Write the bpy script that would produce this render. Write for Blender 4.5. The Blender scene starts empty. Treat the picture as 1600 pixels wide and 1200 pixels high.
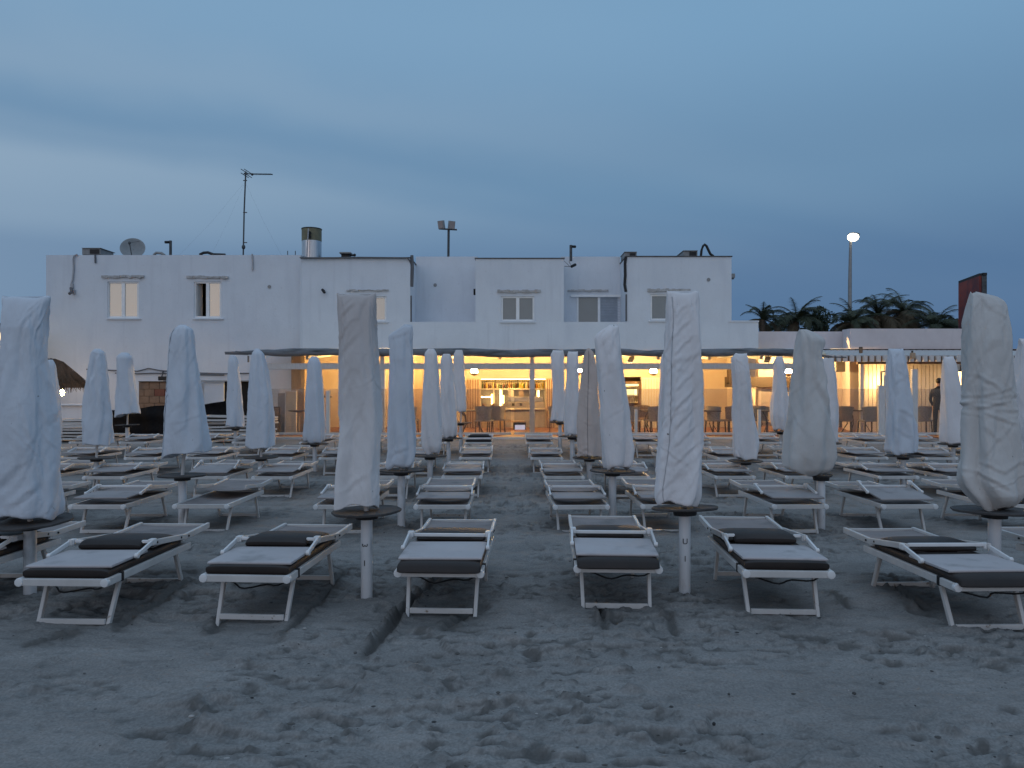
import bpy, bmesh, math, random
import numpy as np
from mathutils import Vector, Matrix, Euler

random.seed(7)
R = math.radians
scene = bpy.context.scene
COL = scene.collection
F = 1155.0            # focal length of the photograph in its pixels
HZ = 607.0            # row of the horizon
CH = 1.58             # eye height

def P(x, y, D):
    "world point seen at photo pixel x, y when it stands D metres away"
    return Vector(((x - 800.0) * D / F, D, CH + (HZ - y) * D / F))
def PX(x, D): return (x - 800.0) * D / F
def PZ(y, D): return CH + (HZ - y) * D / F

# ------------------------------------------------------------------ noise
def _hash(ix, iy, iz):
    h = (ix.astype(np.int64) * 374761393 + iy.astype(np.int64) * 668265263 + iz.astype(np.int64) * 2147483647 % 1274126177) & 0xffffffff
    h = ((h ^ (h >> 13)) * 1274126177) & 0xffffffff
    h = ((h ^ (h >> 15)) * 2246822519) & 0xffffffff
    return ((h ^ (h >> 16)) & 0xffff) / 32767.5 - 1.0
def vnoise(x, y, z=0.0):
    x = np.asarray(x, float); y = np.asarray(y, float); z = np.zeros_like(x) + z
    ix, iy, iz = np.floor(x), np.floor(y), np.floor(z)
    fx, fy, fz = x - ix, y - iy, z - iz
    q = lambda t: t * t * t * (t * (t * 6 - 15) + 10)
    ux, uy, uz = q(fx), q(fy), q(fz)
    out = 0
    for dx in (0, 1):
        for dy in (0, 1):
            for dz in (0, 1):
                w = (ux if dx else 1 - ux) * (uy if dy else 1 - uy) * (uz if dz else 1 - uz)
                out = out + w * _hash(ix + dx, iy + dy, iz + dz)
    return out
def fbm(x, y, z=0.0, oct=3):
    s, a, f = 0, 1.0, 1.0
    for i in range(oct):
        s = s + a * vnoise(x * f + 17.3 * i, y * f - 9.1 * i, z * f + 3.7 * i); a *= .5; f *= 2.03
    return s

# ------------------------------------------------------------------ materials
MATS = {}
def new_mat(name):
    m = bpy.data.materials.new(name); m.use_nodes = True
    nt = m.node_tree; nt.nodes.clear()
    o = nt.nodes.new('ShaderNodeOutputMaterial')
    b = nt.nodes.new('ShaderNodeBsdfPrincipled')
    nt.links.new(b.outputs[0], o.inputs[0])
    return m, nt, b, o
def mat(name, c, c2=None, rough=.7, metal=0, scale=6, detail=5, bump=0, bscale=None, contrast=(.35, .65), stretch=(1, 1, 1), emit=None, estr=0, spec=.4, coord='Object', dist=.01):
    if name in MATS: return MATS[name]
    m, nt, b, o = new_mat(name)
    N, L = nt.nodes, nt.links
    b.inputs['Roughness'].default_value = rough; b.inputs['Metallic'].default_value = metal
    b.inputs['Specular IOR Level'].default_value = spec
    tc = N.new('ShaderNodeTexCoord'); mp = N.new('ShaderNodeMapping'); mp.inputs['Scale'].default_value = stretch
    L.new(tc.outputs[coord], mp.inputs['Vector'])
    oi = N.new('ShaderNodeObjectInfo'); vm = N.new('ShaderNodeVectorMath'); vm.operation = 'SCALE'; vm.inputs[0].default_value = (37, 23, 51); L.new(oi.outputs['Random'], vm.inputs['Scale']); L.new(vm.outputs[0], mp.inputs['Location'])
    if c2 is None: c2 = tuple(v * .86 for v in c)
    n = N.new('ShaderNodeTexNoise'); n.inputs['Scale'].default_value = scale; n.inputs['Detail'].default_value = detail; n.inputs['Roughness'].default_value = .6
    L.new(mp.outputs[0], n.inputs['Vector'])
    r = N.new('ShaderNodeValToRGB'); r.color_ramp.elements[0].position = contrast[0]; r.color_ramp.elements[1].position = contrast[1]
    r.color_ramp.elements[0].color = (*c2, 1); r.color_ramp.elements[1].color = (*c, 1)
    L.new(n.outputs['Fac'], r.inputs[0]); L.new(r.outputs[0], b.inputs['Base Color'])
    if bump:
        n2 = N.new('ShaderNodeTexNoise'); n2.inputs['Scale'].default_value = bscale or scale * 8; n2.inputs['Detail'].default_value = 4
        L.new(mp.outputs[0], n2.inputs['Vector'])
        bp = N.new('ShaderNodeBump'); bp.inputs['Strength'].default_value = bump; bp.inputs['Distance'].default_value = dist
        L.new(n2.outputs['Fac'], bp.inputs['Height']); L.new(bp.outputs[0], b.inputs['Normal'])
    if emit:
        b.inputs['Emission Color'].default_value = (*emit, 1); b.inputs['Emission Strength'].default_value = estr
    MATS[name] = m
    return m
def add_layer(m, color, scale, lo, hi, stretch=(1, 1, 1), detail=4, coord='Object', zmax=None):
    "a second stain layer over a material's base colour"
    nt = m.node_tree; N, L = nt.nodes, nt.links
    b = next(n for n in N if n.type == 'BSDF_PRINCIPLED')
    src = b.inputs['Base Color'].links[0].from_socket
    tc = N.new('ShaderNodeTexCoord'); mp = N.new('ShaderNodeMapping'); mp.inputs['Scale'].default_value = stretch
    L.new(tc.outputs[coord], mp.inputs['Vector'])
    oi = N.new('ShaderNodeObjectInfo'); vm = N.new('ShaderNodeVectorMath'); vm.operation = 'SCALE'; vm.inputs[0].default_value = (19, 41, 33); L.new(oi.outputs['Random'], vm.inputs['Scale']); L.new(vm.outputs[0], mp.inputs['Location'])
    n = N.new('ShaderNodeTexNoise'); n.inputs['Scale'].default_value = scale; n.inputs['Detail'].default_value = detail
    L.new(mp.outputs[0], n.inputs['Vector'])
    mr = N.new('ShaderNodeMapRange'); mr.inputs['From Min'].default_value = lo; mr.inputs['From Max'].default_value = hi
    L.new(n.outputs['Fac'], mr.inputs['Value'])
    fac = mr.outputs[0]
    if zmax is not None:
        sp = N.new('ShaderNodeSeparateXYZ'); L.new(tc.outputs[coord], sp.inputs[0])
        m2 = N.new('ShaderNodeMapRange'); m2.inputs['From Min'].default_value = zmax * 1.5; m2.inputs['From Max'].default_value = zmax
        L.new(sp.outputs['Z'], m2.inputs['Value'])
        mu = N.new('ShaderNodeMath'); mu.operation = 'MULTIPLY'; L.new(fac, mu.inputs[0]); L.new(m2.outputs[0], mu.inputs[1]); fac = mu.outputs[0]
    mx = N.new('ShaderNodeMix'); mx.data_type = 'RGBA'
    L.new(fac, mx.inputs[0]); L.new(src, mx.inputs[6]); mx.inputs[7].default_value = (*color, 1)
    L.new(mx.outputs[2], b.inputs['Base Color'])
    return m
def emat(name, c, s):
    if name in MATS: return MATS[name]
    m = bpy.data.materials.new(name); m.use_nodes = True; nt = m.node_tree; nt.nodes.clear()
    o = nt.nodes.new('ShaderNodeOutputMaterial'); e = nt.nodes.new('ShaderNodeEmission')
    e.inputs[0].default_value = (*c, 1); e.inputs[1].default_value = s
    nt.links.new(e.outputs[0], o.inputs[0]); MATS[name] = m
    return m

M = {}
M['plaster'] = add_layer(add_layer(mat('plaster', (.685, .725, .78), (.63, .667, .718), rough=.85, scale=1.3, detail=8, bump=.35, bscale=14, contrast=(.3, .7)), (.60, .64, .70), 2.0, .54, .78, (1, 1, .3), 6), (.59, .62, .665), 9, .62, .78, detail=6)
add_layer(M['plaster'], (.59, .625, .68), 2.6, .57, .82, (2.2, 2.2, .16), 6)
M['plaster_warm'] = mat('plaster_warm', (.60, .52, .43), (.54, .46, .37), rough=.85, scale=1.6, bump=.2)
M['plaster_pink'] = add_layer(mat('plaster_pink', (.66, .60, .60), (.59, .53, .53), rough=.85, scale=1.5, detail=7, bump=.3, bscale=16), (.55, .5, .5), 3, .58, .78, (1, 1, .3))
M['roofgrey'] = mat('roofgrey', (.12, .12, .125), (.07, .07, .075), rough=.8, scale=4, bump=.3)
M['whitepaint'] = add_layer(mat('whitepaint', (.57, .555, .54), (.49, .475, .46), rough=.42, scale=5, bump=.06, bscale=60), (.22, .17, .13), 26, .64, .72, zmax=.07)
M['window_white'] = mat('window_white', (.86, .87, .88), (.78, .79, .80), rough=.4, scale=5)
M['whitewood'] = mat('whitewood', (.62, .61, .60), (.54, .53, .52), rough=.6, scale=5, bump=.15, stretch=(4, 4, 1))
M['pvc'] = add_layer(mat('pvc', (.66, .67, .69), (.60, .61, .63), rough=.4, scale=3), (.34, .33, .32), 7, .58, .75, (1, 1, .4))
M['plastic'] = mat('plastic', (.7, .7, .7), (.64, .64, .64), rough=.35, scale=9)
M['sling'] = add_layer(mat('sling', (.27, .235, .225), (.22, .19, .182), rough=.8, scale=3, detail=6, bump=.5, bscale=220, dist=.002), (.16, .15, .145), 5, .56, .75)
M['hood'] = add_layer(mat('hood', (.47, .445, .45), (.41, .385, .39), rough=.8, scale=2.5, detail=6, bump=.5, bscale=240, dist=.002), (.27, .26, .26), 4.5, .54, .74)
M['hood_grey'] = add_layer(mat('hood_grey', (.34, .315, .312), (.285, .262, .26), rough=.82, scale=2.5, detail=6, bump=.5, bscale=240, dist=.002), (.20, .185, .18), 4.5, .54, .74)
M['mattress'] = mat('mattress', (.028, .020, .017), (.018, .014, .013), rough=.62, scale=5, bump=.35, bscale=26, dist=.006)
M['darkplastic'] = mat('darkplastic', (.018, .018, .02), (.012, .012, .013), rough=.55, scale=8)
M['tray'] = mat('tray', (.075, .068, .065), (.035, .032, .032), rough=.75, scale=7, detail=8, bump=.4, bscale=50)
def cover_mat(name, c, stain=(.33, .30, .28)):
    m = mat(name, c, tuple(v * .93 for v in c), rough=.78, scale=2.2, detail=8, bump=.35, bscale=55, dist=.005, spec=.25)
    add_layer(m, stain, 2.2, .62, .95, (1, 1, .5), detail=7)
    add_layer(m, tuple(v * .6 for v in stain), 17, .745, .80, detail=2)
    nt = m.node_tree; N, L = nt.nodes, nt.links; b = next(n for n in N if n.type == 'BSDF_PRINCIPLED'); old = b.inputs['Normal'].links[0].from_socket
    tc = N.new('ShaderNodeTexCoord'); mp = N.new('ShaderNodeMapping'); mp.inputs['Scale'].default_value = (1, 1, .38); mp.inputs['Rotation'].default_value = (.25, .5, 0); L.new(tc.outputs['Object'], mp.inputs[0])
    n = N.new('ShaderNodeTexNoise'); n.inputs['Scale'].default_value = 13; n.inputs['Detail'].default_value = 5; n.inputs['Roughness'].default_value = .55; n.inputs['Distortion'].default_value = .6; L.new(mp.outputs[0], n.inputs['Vector'])
    ab = N.new('ShaderNodeMath'); ab.operation = 'SUBTRACT'; ab.inputs[1].default_value = .5; L.new(n.outputs['Fac'], ab.inputs[0]); a2 = N.new('ShaderNodeMath'); a2.operation = 'ABSOLUTE'; L.new(ab.outputs[0], a2.inputs[0])
    bp = N.new('ShaderNodeBump'); bp.inputs['Strength'].default_value = .32; bp.inputs['Distance'].default_value = .03; bp.invert = True; L.new(a2.outputs[0], bp.inputs['Height']); L.new(old, bp.inputs['Normal']); L.new(bp.outputs[0], b.inputs['Normal'])
    return m
M['cover_white'] = cover_mat('cover_white', (.72, .70, .71))
M['cover_blue'] = cover_mat('cover_blue', (.57, .61, .67), (.36, .36, .36))
M['cover_stained'] = cover_mat('cover_stained', (.68, .665, .67), (.36, .32, .30))
def upper_stain(m, color, z0, z1, amt):
    nt = m.node_tree; N, L = nt.nodes, nt.links; b = next(n for n in N if n.type == 'BSDF_PRINCIPLED'); src = b.inputs['Base Color'].links[0].from_socket
    tc = N.new('ShaderNodeTexCoord'); sp = N.new('ShaderNodeSeparateXYZ'); L.new(tc.outputs['Object'], sp.inputs[0])
    n = N.new('ShaderNodeTexNoise'); n.inputs['Scale'].default_value = 4; n.inputs['Detail'].default_value = 6; L.new(tc.outputs['Object'], n.inputs['Vector'])
    ad = N.new('ShaderNodeMath'); ad.operation = 'MULTIPLY_ADD'; ad.inputs[1].default_value = .9; L.new(n.outputs['Fac'], ad.inputs[0]); L.new(sp.outputs['Z'], ad.inputs[2])
    mr = N.new('ShaderNodeMapRange'); mr.inputs['From Min'].default_value = z0 + .45; mr.inputs['From Max'].default_value = z1 + .45; mr.inputs['To Max'].default_value = amt; L.new(ad.outputs[0], mr.inputs['Value'])
    mx = N.new('ShaderNodeMix'); mx.data_type = 'RGBA'; L.new(mr.outputs[0], mx.inputs[0]); L.new(src, mx.inputs[6]); mx.inputs[7].default_value = (*color, 1); L.new(mx.outputs[2], b.inputs['Base Color'])
upper_stain(M['cover_stained'], (.42, .375, .36), 1.25, 2.1, .75)
M['cover_beige'] = cover_mat('cover_beige', (.56, .47, .425), (.34, .27, .23))
M['cover_grey'] = cover_mat('cover_grey', (.56, .545, .53), (.30, .265, .235))
M['metal'] = mat('metal', (.10, .105, .11), (.06, .062, .065), rough=.5, metal=.6, scale=8)
M['steel'] = mat('steel', (.62, .63, .65), (.5, .5, .52), rough=.32, metal=.9, scale=4, stretch=(8, 8, .6))
M['khaki'] = mat('khaki', (.20, .185, .115), (.15, .14, .09), rough=.6, scale=6)
M['cablegrey'] = mat('cablegrey', (.13, .13, .14), rough=.6)
M['cablewhite'] = mat('cablewhite', (.42, .42, .44), rough=.6)
M['dish'] = mat('dish', (.26, .28, .29), (.22, .24, .25), rough=.5, scale=6)
M['acgrey'] = mat('acgrey', (.30, .30, .30), (.22, .22, .22), rough=.55, scale=6)
M['brown'] = mat('brown', (.055, .035, .026), (.035, .022, .017), rough=.6, scale=5, stretch=(1, 1, 8))
M['wood'] = mat('wood', (.24, .145, .08), (.15, .085, .045), rough=.55, scale=4, stretch=(6, 6, 1), bump=.2)
M['woodpale'] = mat('woodpale', (.45, .34, .23), (.36, .27, .18), rough=.6, scale=4, stretch=(6, 6, 1))
M['canvas'] = add_layer(mat('canvas', (.20, .215, .235), (.14, .152, .165), rough=.85, scale=2, detail=7, bump=.5, bscale=9, dist=.03, stretch=(.5, 1, 3)), (.07, .075, .08), 4, .5, .7, (.4, 1, 3))
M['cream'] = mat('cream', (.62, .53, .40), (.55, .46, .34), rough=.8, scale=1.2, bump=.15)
M['tile'] = mat('tile', (.30, .15, .085), (.22, .11, .06), rough=.5, scale=3)
M['wicker'] = mat('wicker', (.30, .285, .275), (.20, .19, .185), rough=.7, scale=30, bump=.6, bscale=120)
M['wickerbrown'] = mat('wickerbrown', (.27, .20, .15), (.18, .13, .095), rough=.7, scale=30, bump=.6, bscale=120)
M['black'] = mat('black', (.008, .008, .009), (.014, .014, .015), rough=.9, scale=3)
M['netting'] = mat('netting', (.006, .007, .009), (.011, .012, .014), rough=.95, scale=9, bump=.6, bscale=5, dist=.03, spec=.1)
M['greybox'] = mat('greybox', (.32, .30, .30), (.27, .25, .25), rough=.45, scale=4)
M['board'] = mat('board', (.70, .66, .58), (.64, .6, .52), rough=.6, scale=2)
M['letters'] = mat('letters', (.16, .12, .08), rough=.6)
M['red'] = add_layer(mat('red', (.24, .035, .02), (.15, .02, .016), rough=.5, scale=1.2, detail=6), (.055, .012, .022), 1.0, .5, .65)
M['orange'] = mat('orange', (.50, .17, .03), (.36, .10, .02), rough=.5, scale=3)
M['thatch'] = mat('thatch', (.115, .072, .045), (.045, .028, .018), rough=.95, scale=14, stretch=(3, 3, .6), bump=.8, bscale=40)
M['frond'] = mat('frond', (.045, .058, .028), (.022, .032, .018), rough=.6, scale=1.5, contrast=(.3, .7))
M['frond_dry'] = mat('frond_dry', (.115, .085, .05), (.06, .05, .03), rough=.7, scale=1.5, contrast=(.3, .7))
M['leaf'] = mat('leaf', (.030, .048, .022), (.014, .026, .014), rough=.6, scale=2)
M['bark'] = mat('bark', (.10, .075, .055), (.05, .038, .03), rough=.9, scale=9, bump=.8)
M['cloth_dark'] = mat('cloth_dark', (.009, .009, .012), (.012, .012, .016), rough=.85, scale=6)
M['skin'] = mat('skin', (.35, .2, .14), rough=.6)
M['hair'] = mat('hair', (.012, .010, .009), rough=.5)
M['galv'] = mat('galv', (.30, .30, .30), (.24, .24, .24), rough=.5, metal=.4, scale=5)
WARM = (1.0, .56, .20)
M['bulb'] = emat('bulb', (1.0, .61, .22), 1700)
M['bulb_soft'] = emat('bulb_soft', (1.0, .58, .21), 330)
M['strip'] = emat('strip', (1.0, .66, .22), 26)
M['fridgelight'] = emat('fridgelight', (1.0, .80, .36), 2.2)
M['screen'] = emat('screen', (.85, .8, 1.0), .8)
M['street'] = emat('street', (1.0, .86, .58), 9)

def glass_mat(name, tint, refl, dif, difc, rough=.03):
    m = bpy.data.materials.new(name); m.use_nodes = True; nt = m.node_tree; nt.nodes.clear(); N, L = nt.nodes, nt.links
    o = N.new('ShaderNodeOutputMaterial'); t = N.new('ShaderNodeBsdfTransparent'); t.inputs[0].default_value = (*tint, 1)
    d = N.new('ShaderNodeBsdfDiffuse'); g = N.new('ShaderNodeBsdfGlossy'); g.inputs['Roughness'].default_value = rough; g.inputs[0].default_value = (1, .97, .86, 1)
    tc = N.new('ShaderNodeTexCoord'); n = N.new('ShaderNodeTexNoise'); n.inputs['Scale'].default_value = 1.7; n.inputs['Detail'].default_value = 6
    L.new(tc.outputs['Object'], n.inputs['Vector'])
    r = N.new('ShaderNodeValToRGB'); r.color_ramp.elements[0].color = (*[v * .75 for v in difc], 1); r.color_ramp.elements[1].color = (*difc, 1)
    L.new(n.outputs['Fac'], r.inputs[0]); L.new(r.outputs[0], d.inputs[0])
    a = N.new('ShaderNodeMixShader'); a.inputs[0].default_value = dif; L.new(t.outputs[0], a.inputs[1]); L.new(d.outputs[0], a.inputs[2])
    c = N.new('ShaderNodeMixShader'); c.inputs[0].default_value = refl; L.new(a.outputs[0], c.inputs[1]); L.new(g.outputs[0], c.inputs[2])
    L.new(c.outputs[0], o.inputs[0]); MATS[name] = m
    return m
M['windbreak'] = glass_mat('windbreak', (.93, .91, .89), .03, .10, (.36, .33, .32))  # grey diffuse share paints in a veil of reflection and haze
M['window_glass'] = glass_mat('window_glass', (.1, .1, .1), .28, .95, (.36, .37, .36), .04)
M['window_mid'] = glass_mat('window_mid', (.1, .1, .1), .26, .95, (.30, .33, .34), .06)
M['window_dim'] = glass_mat('window_dim', (.1, .1, .1), .12, .95, (.17, .205, .235), .06)

# ------------------------------------------------------------------ mesh builder
class MB:
    def __init__(s): s.v = []; s.f = []
    def add(s, vs, fs):
        k = len(s.v); s.v += [tuple(v) for v in vs]; s.f += [tuple(i + k for i in f) for f in fs]; return s
    def box(s, x0, x1, y0, y1, z0, z1):
        v = [(x, y, z) for z in (z0, z1) for y in (y0, y1) for x in (x0, x1)]
        return s.add(v, [(0, 2, 3, 1), (4, 5, 7, 6), (0, 1, 5, 4), (2, 6, 7, 3), (0, 4, 6, 2), (1, 3, 7, 5)])
    def pbox(s, x0, y0, x1, y1, D, depth):
        "box whose front face covers the photo rectangle at distance D"
        return s.box(PX(x0, D), PX(x1, D), D, D + depth, PZ(y1, D), PZ(y0, D))
    def bar(s, a, b, w, h, up=(0, 0, 1)):
        a, b = Vector(a), Vector(b); d = (b - a).normalized(); u = Vector(up)
        if abs(d.dot(u)) > .97: u = Vector((0, 1, 0))
        sx = d.cross(u).normalized(); sz = sx.cross(d).normalized()
        vs = []
        for p in (a, b):
            for i, j in ((-1, -1), (1, -1), (1, 1), (-1, 1)): vs.append(p + sx * (w / 2 * i) + sz * (h / 2 * j))
        return s.add(vs, [(3, 2, 1, 0), (4, 5, 6, 7), (0, 1, 5, 4), (1, 2, 6, 5), (2, 3, 7, 6), (3, 0, 4, 7)])
    def tube(s, pts, r, n=8, cap=True):
        pts = [Vector(p) for p in pts]; rings = []
        for i, p in enumerate(pts):
            d = (pts[min(i + 1, len(pts) - 1)] - pts[max(i - 1, 0)]).normalized()
            u = Vector((0, 0, 1)) if abs(d.z) < .95 else Vector((0, 1, 0))
            a = d.cross(u).normalized(); b = a.cross(d).normalized()
            rr = r[i] if isinstance(r, (list, tuple)) else r
            rings.append([p + (a * math.cos(2 * math.pi * k / n) + b * math.sin(2 * math.pi * k / n)) * rr for k in range(n)])
        return s.loft(rings, cap)
    def loft(s, rings, cap=True):
        n = len(rings[0]); vs = [v for r in rings for v in r]; fs = []
        for i in range(len(rings) - 1):
            for k in range(n):
                a, b = i * n + k, i * n + (k + 1) % n
                fs.append((a, b, b + n, a + n))
        if cap:
            fs.append(tuple(range(n))[::-1]); fs.append(tuple((len(rings) - 1) * n + k for k in range(n)))
        return s.add(vs, fs)
    def lathe(s, prof, c=(0, 0, 0), n=16):
        c = Vector(c)
        return s.loft([[c + Vector((r * math.cos(2 * math.pi * k / n), r * math.sin(2 * math.pi * k / n), z)) for k in range(n)] for r, z in prof])
    def sphere(s, c, r, n=10, sq=(1, 1, 1)):
        c = Vector(c); m = n // 2 + 1
        rings = []
        for i in range(m + 1):
            t = math.pi * (.02 + .96 * i / m) - math.pi / 2
            rings.append([c + Vector((math.cos(t) * math.cos(2 * math.pi * k / n) * r * sq[0], math.cos(t) * math.sin(2 * math.pi * k / n) * r * sq[1], math.sin(t) * r * sq[2])) for k in range(n)])
        return s.loft(rings)
    def build(s, name, m, parent=None, bevel=0, smooth=False, seg=2):
        me = bpy.data.meshes.new(name); me.from_pydata(s.v, [], s.f); me.update()
        bm = bmesh.new(); bm.from_mesh(me)
        bmesh.ops.recalc_face_normals(bm, faces=bm.faces)
        if bevel: bmesh.ops.bevel(bm, geom=[e for e in bm.edges if e.calc_face_angle(0) > .6], offset=bevel, segments=seg, affect='EDGES', profile=.6)
        if smooth:
            for f in bm.faces: f.smooth = True
            for e in bm.edges:
                if len(e.link_faces) == 2 and e.calc_face_angle(0) > .9: e.smooth = False
        bm.to_mesh(me); bm.free()
        o = bpy.data.objects.new(name, me); COL.objects.link(o)
        me.materials.append(m if not isinstance(m, str) else M[m])
        if parent: o.parent = parent
        return o

def tag(o, label=None, cat=None, group=None, kind=None):
    if label: o['label'] = label
    if cat: o['category'] = cat
    if group: o['group'] = group
    if kind: o['kind'] = kind
    return o
def thing(name, loc, label, cat, group=None, rz=0):
    o = bpy.data.objects.new(name, None); COL.objects.link(o); o.empty_display_size = .1
    o.location = loc; o.rotation_euler = (0, 0, rz)
    return tag(o, label, cat, group)
def bring(o, root):
    "parent a mesh built in world space under a thing that has its own place"
    o.parent = root; o.matrix_parent_inverse = root.matrix_basis.inverted() if root.matrix_basis else Matrix()
    return o
def root_at(name, p, label, cat, group=None):
    return thing(name, p, label, cat, group)
def W(mb, name, m, root, **k):
    "build a world-space mesh as a part of root, its vertices made local to root"
    off = root.location
    mb.v = [(v[0] - off.x, v[1] - off.y, v[2] - off.z) for v in mb.v]
    return mb.build(name, m, root, **k)
def copy_thing(o, parent=None):
    c = o.copy(); COL.objects.link(c)
    if parent: c.parent = parent
    for ch in list(o.children): copy_thing(ch, c)
    return c

# ------------------------------------------------------------------ sand
GY = [-50, 4, 8, 11, 14.2, 16.7, 18, 20, 60, 900]
GZ = [0, 0, -.02, -.09, -.08, .0, .07, .10, .10, .10]
def gbase(y): return np.interp(y, GY, GZ)
def gnd(px, py):
    D = 5.0
    for i in range(12): D = (CH - float(gbase(D))) * F / (py - HZ)
    return PX(px, D), D
LOUNGER_SPOTS = []      # filled before the sand is built

def axis(*segs):
    out = []
    for a, b, st in segs: out.append(np.arange(a, b, st))
    return np.concatenate(out + [np.array([segs[-1][1]])])

def build_sand(feet):
    xs = axis((-900, -100, 100), (-100, -22, 6), (-22, -8, .3), (-8, -4.6, .06), (-4.6, 4.6, .0165), (4.6, 8, .06), (8, 22, .3), (22, 100, 6), (100, 900, 100))
    ys = axis((-300, -20, 40), (-20, 1.6, 1.2), (1.6, 2.4, .05), (2.4, 6.6, .015), (6.6, 10, .04), (10, 20, .12), (20, 30, 1), (30, 130, 10), (130, 900, 70))
    X, Y = np.meshgrid(xs, ys)
    Z = gbase(Y).astype(float)
    near = np.clip((22 - np.abs(X)) / 4, 0, 1) * np.clip((21 - Y) / 3, 0, 1) * np.clip((Y + 3) / 3, 0, 1)
    h = .030 * fbm(X * .55, Y * .75, 1.0, 3)
    h += .012 * fbm(X * 2.2, Y * 3.8, 5.0, 3)
    # wind-smoothed plates broken by trampled, crumbly patches
    patch = np.clip(fbm(X * .85 + 3, Y * 1.5, 9.0, 3) * 1.5 + .12, 0, 1)
    crumb = np.clip(fbm(X * 15, Y * 21, 2.0, 3) - .34, 0, 1)
    h += patch * .026 * crumb
    damp_shade = 1.0 * patch * np.clip(crumb - .12, 0, 1)
    hol = np.clip(fbm(X * 8.5 + 8, Y * 17, 4.0, 3) - .36, 0, 1); h -= .030 * (.2 + patch) * hol; damp_shade += 1.5 * hol * (.35 + patch)  # hollows darkened in colour: turned moist sand and painted shade
    h += .0022 * fbm(X * 26, Y * 34, 7.0, 2)
    # scuffed ledges: short steep lips
    l = fbm(X * 1.7 - 5, Y * 3.4, 12.0, 3)
    h += .014 * np.tanh((l - .18) * 18) * np.clip(patch + .3, 0, 1)
    damp_shade += .8 * np.exp(-((l - .15) / .035) ** 2) * np.clip(patch + .1, 0, 1)  # painted shading along the foot of the lips, with moist sand
    l2 = fbm(X * 4.2 + 11, Y * 9.5, 21.0, 3); h += .009 * np.tanh((l2 - .1) * 9) * np.clip(patch + .35, 0, 1); damp_shade += .55 * np.exp(-((l2 - .07) / .05) ** 2) * patch
    rs = np.random.RandomState(5)
    def dent(cx, cy, ang, a, b, dep, rim):
        nonlocal h, damp_shade
        m = (np.abs(X - cx) < 3 * a) & (np.abs(Y - cy) < 3 * a)
        if not m.any(): return
        dx, dy = X[m] - cx, Y[m] - cy
        u = dx * math.cos(ang) + dy * math.sin(ang); v = -dx * math.sin(ang) + dy * math.cos(ang)
        r = np.sqrt((u / a) ** 2 + (v / b) ** 2) + .22 * vnoise(dx * 22 + cx * 9, dy * 22, cy * 3)
        damp_shade[m] += 11 * dep * np.clip(1 - r ** 3, 0, 1) * (.6 + .5 * vnoise(dx * 40, dy * 40, cx)); h[m] += -1.5 * dep * np.clip(1 - r ** 3, 0, 1) + 1.4 * rim * np.exp(-((r - 1.18) / .22) ** 2)
    for i in range(60):
        cy = rs.uniform(2.2, 8.5); cx = rs.uniform(-.75, .75) * cy
        dent(cx, cy, rs.uniform(0, math.pi), rs.uniform(.05, .12), rs.uniform(.03, .05), rs.uniform(.006, .014), rs.uniform(.003, .007))
    for i in range(160):
        cy = rs.uniform(5, 19); cx = rs.uniform(-1.0, 1.2) if i % 2 else rs.uniform(-.7, .7) * cy
        dent(cx, cy, rs.uniform(0, math.pi), rs.uniform(.10, .15), rs.uniform(.05, .07), rs.uniform(.012, .025), .008)
    def groove(a, b, w, dep):
        nonlocal h, damp_shade
        (ax, ay), (bx, by) = gnd(*a), gnd(*b)
        m = (X > min(ax, bx) - .3) & (X < max(ax, bx) + .3) & (Y > min(ay, by) - .3) & (Y < max(ay, by) + .3)
        dx, dy = bx - ax, by - ay; ln = math.hypot(dx, dy)
        t = ((X[m] - ax) * dx + (Y[m] - ay) * dy) / ln ** 2
        d = ((X[m] - ax) * dy - (Y[m] - ay) * dx) / ln + .012 * vnoise(t * 14, t * 0 + 1.5)
        e = np.clip(t * 6, 0, 1) * np.clip((1 - t) * 6, 0, 1)
        cr = .35 + 1.5 * np.clip(fbm(X[m] * 24, Y[m] * 24, 3.0, 3), 0, 1)
        damp_shade[m] += e * (1.1 * np.exp(-(d / (1.5 * w)) ** 2) + .9 * cr * np.exp(-(d / (3.4 * w)) ** 2))
        h[m] += e * (-dep * np.exp(-(d / w) ** 2) + dep * .75 * cr * (np.exp(-((d - 2.1 * w) / (1.0 * w)) ** 2) + .7 * np.exp(-((d + 2.2 * w) / (1.1 * w)) ** 2)))
    for g in (((728, 855), (640, 942), .022, .03), ((655, 922), (566, 1026), .026, .05), ((752, 938), (690, 985), .03, .025), ((545, 885), (432, 1005), .02, .026), ((352, 960), (330, 985), .03, .02),
              ((937, 935), (947, 990), .018, .04), ((1042, 955), (1055, 990), .02, .025), ((310, 905), (175, 985), .025, .025), ((130, 985), (30, 1010), .03, .02), ((1375, 905), (1455, 960), .022, .03), ((1290, 920), (1330, 955), .02, .02)):
        groove(*g)
    # sand banked round the feet of loungers and poles
    for (fx, fy, r) in feet:
        m = (np.abs(X - fx) < 3 * r) & (np.abs(Y - fy) < 3 * r)
        if m.any(): 
            d2 = ((X[m] - fx) ** 2 + (Y[m] - fy) ** 2) / r ** 2
            h[m] += .014 * np.exp(-d2) * (1 + .8 * vnoise(X[m] * 30, Y[m] * 30, 2.0))
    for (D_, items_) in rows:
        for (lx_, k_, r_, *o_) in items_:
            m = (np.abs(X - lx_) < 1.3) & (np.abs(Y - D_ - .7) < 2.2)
            damp_shade[m] += .62 * np.exp(-((X[m] - lx_) / .42) ** 2 - ((Y[m] - D_ - .7) / .85) ** 2) * (.75 + .5 * fbm(X[m] * 3, Y[m] * 3, lx_, 2))  # shade under each lounger painted into the sand colour, with some moist sand
    Z = Z + h * near
    nx, ny = len(xs), len(ys)
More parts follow.
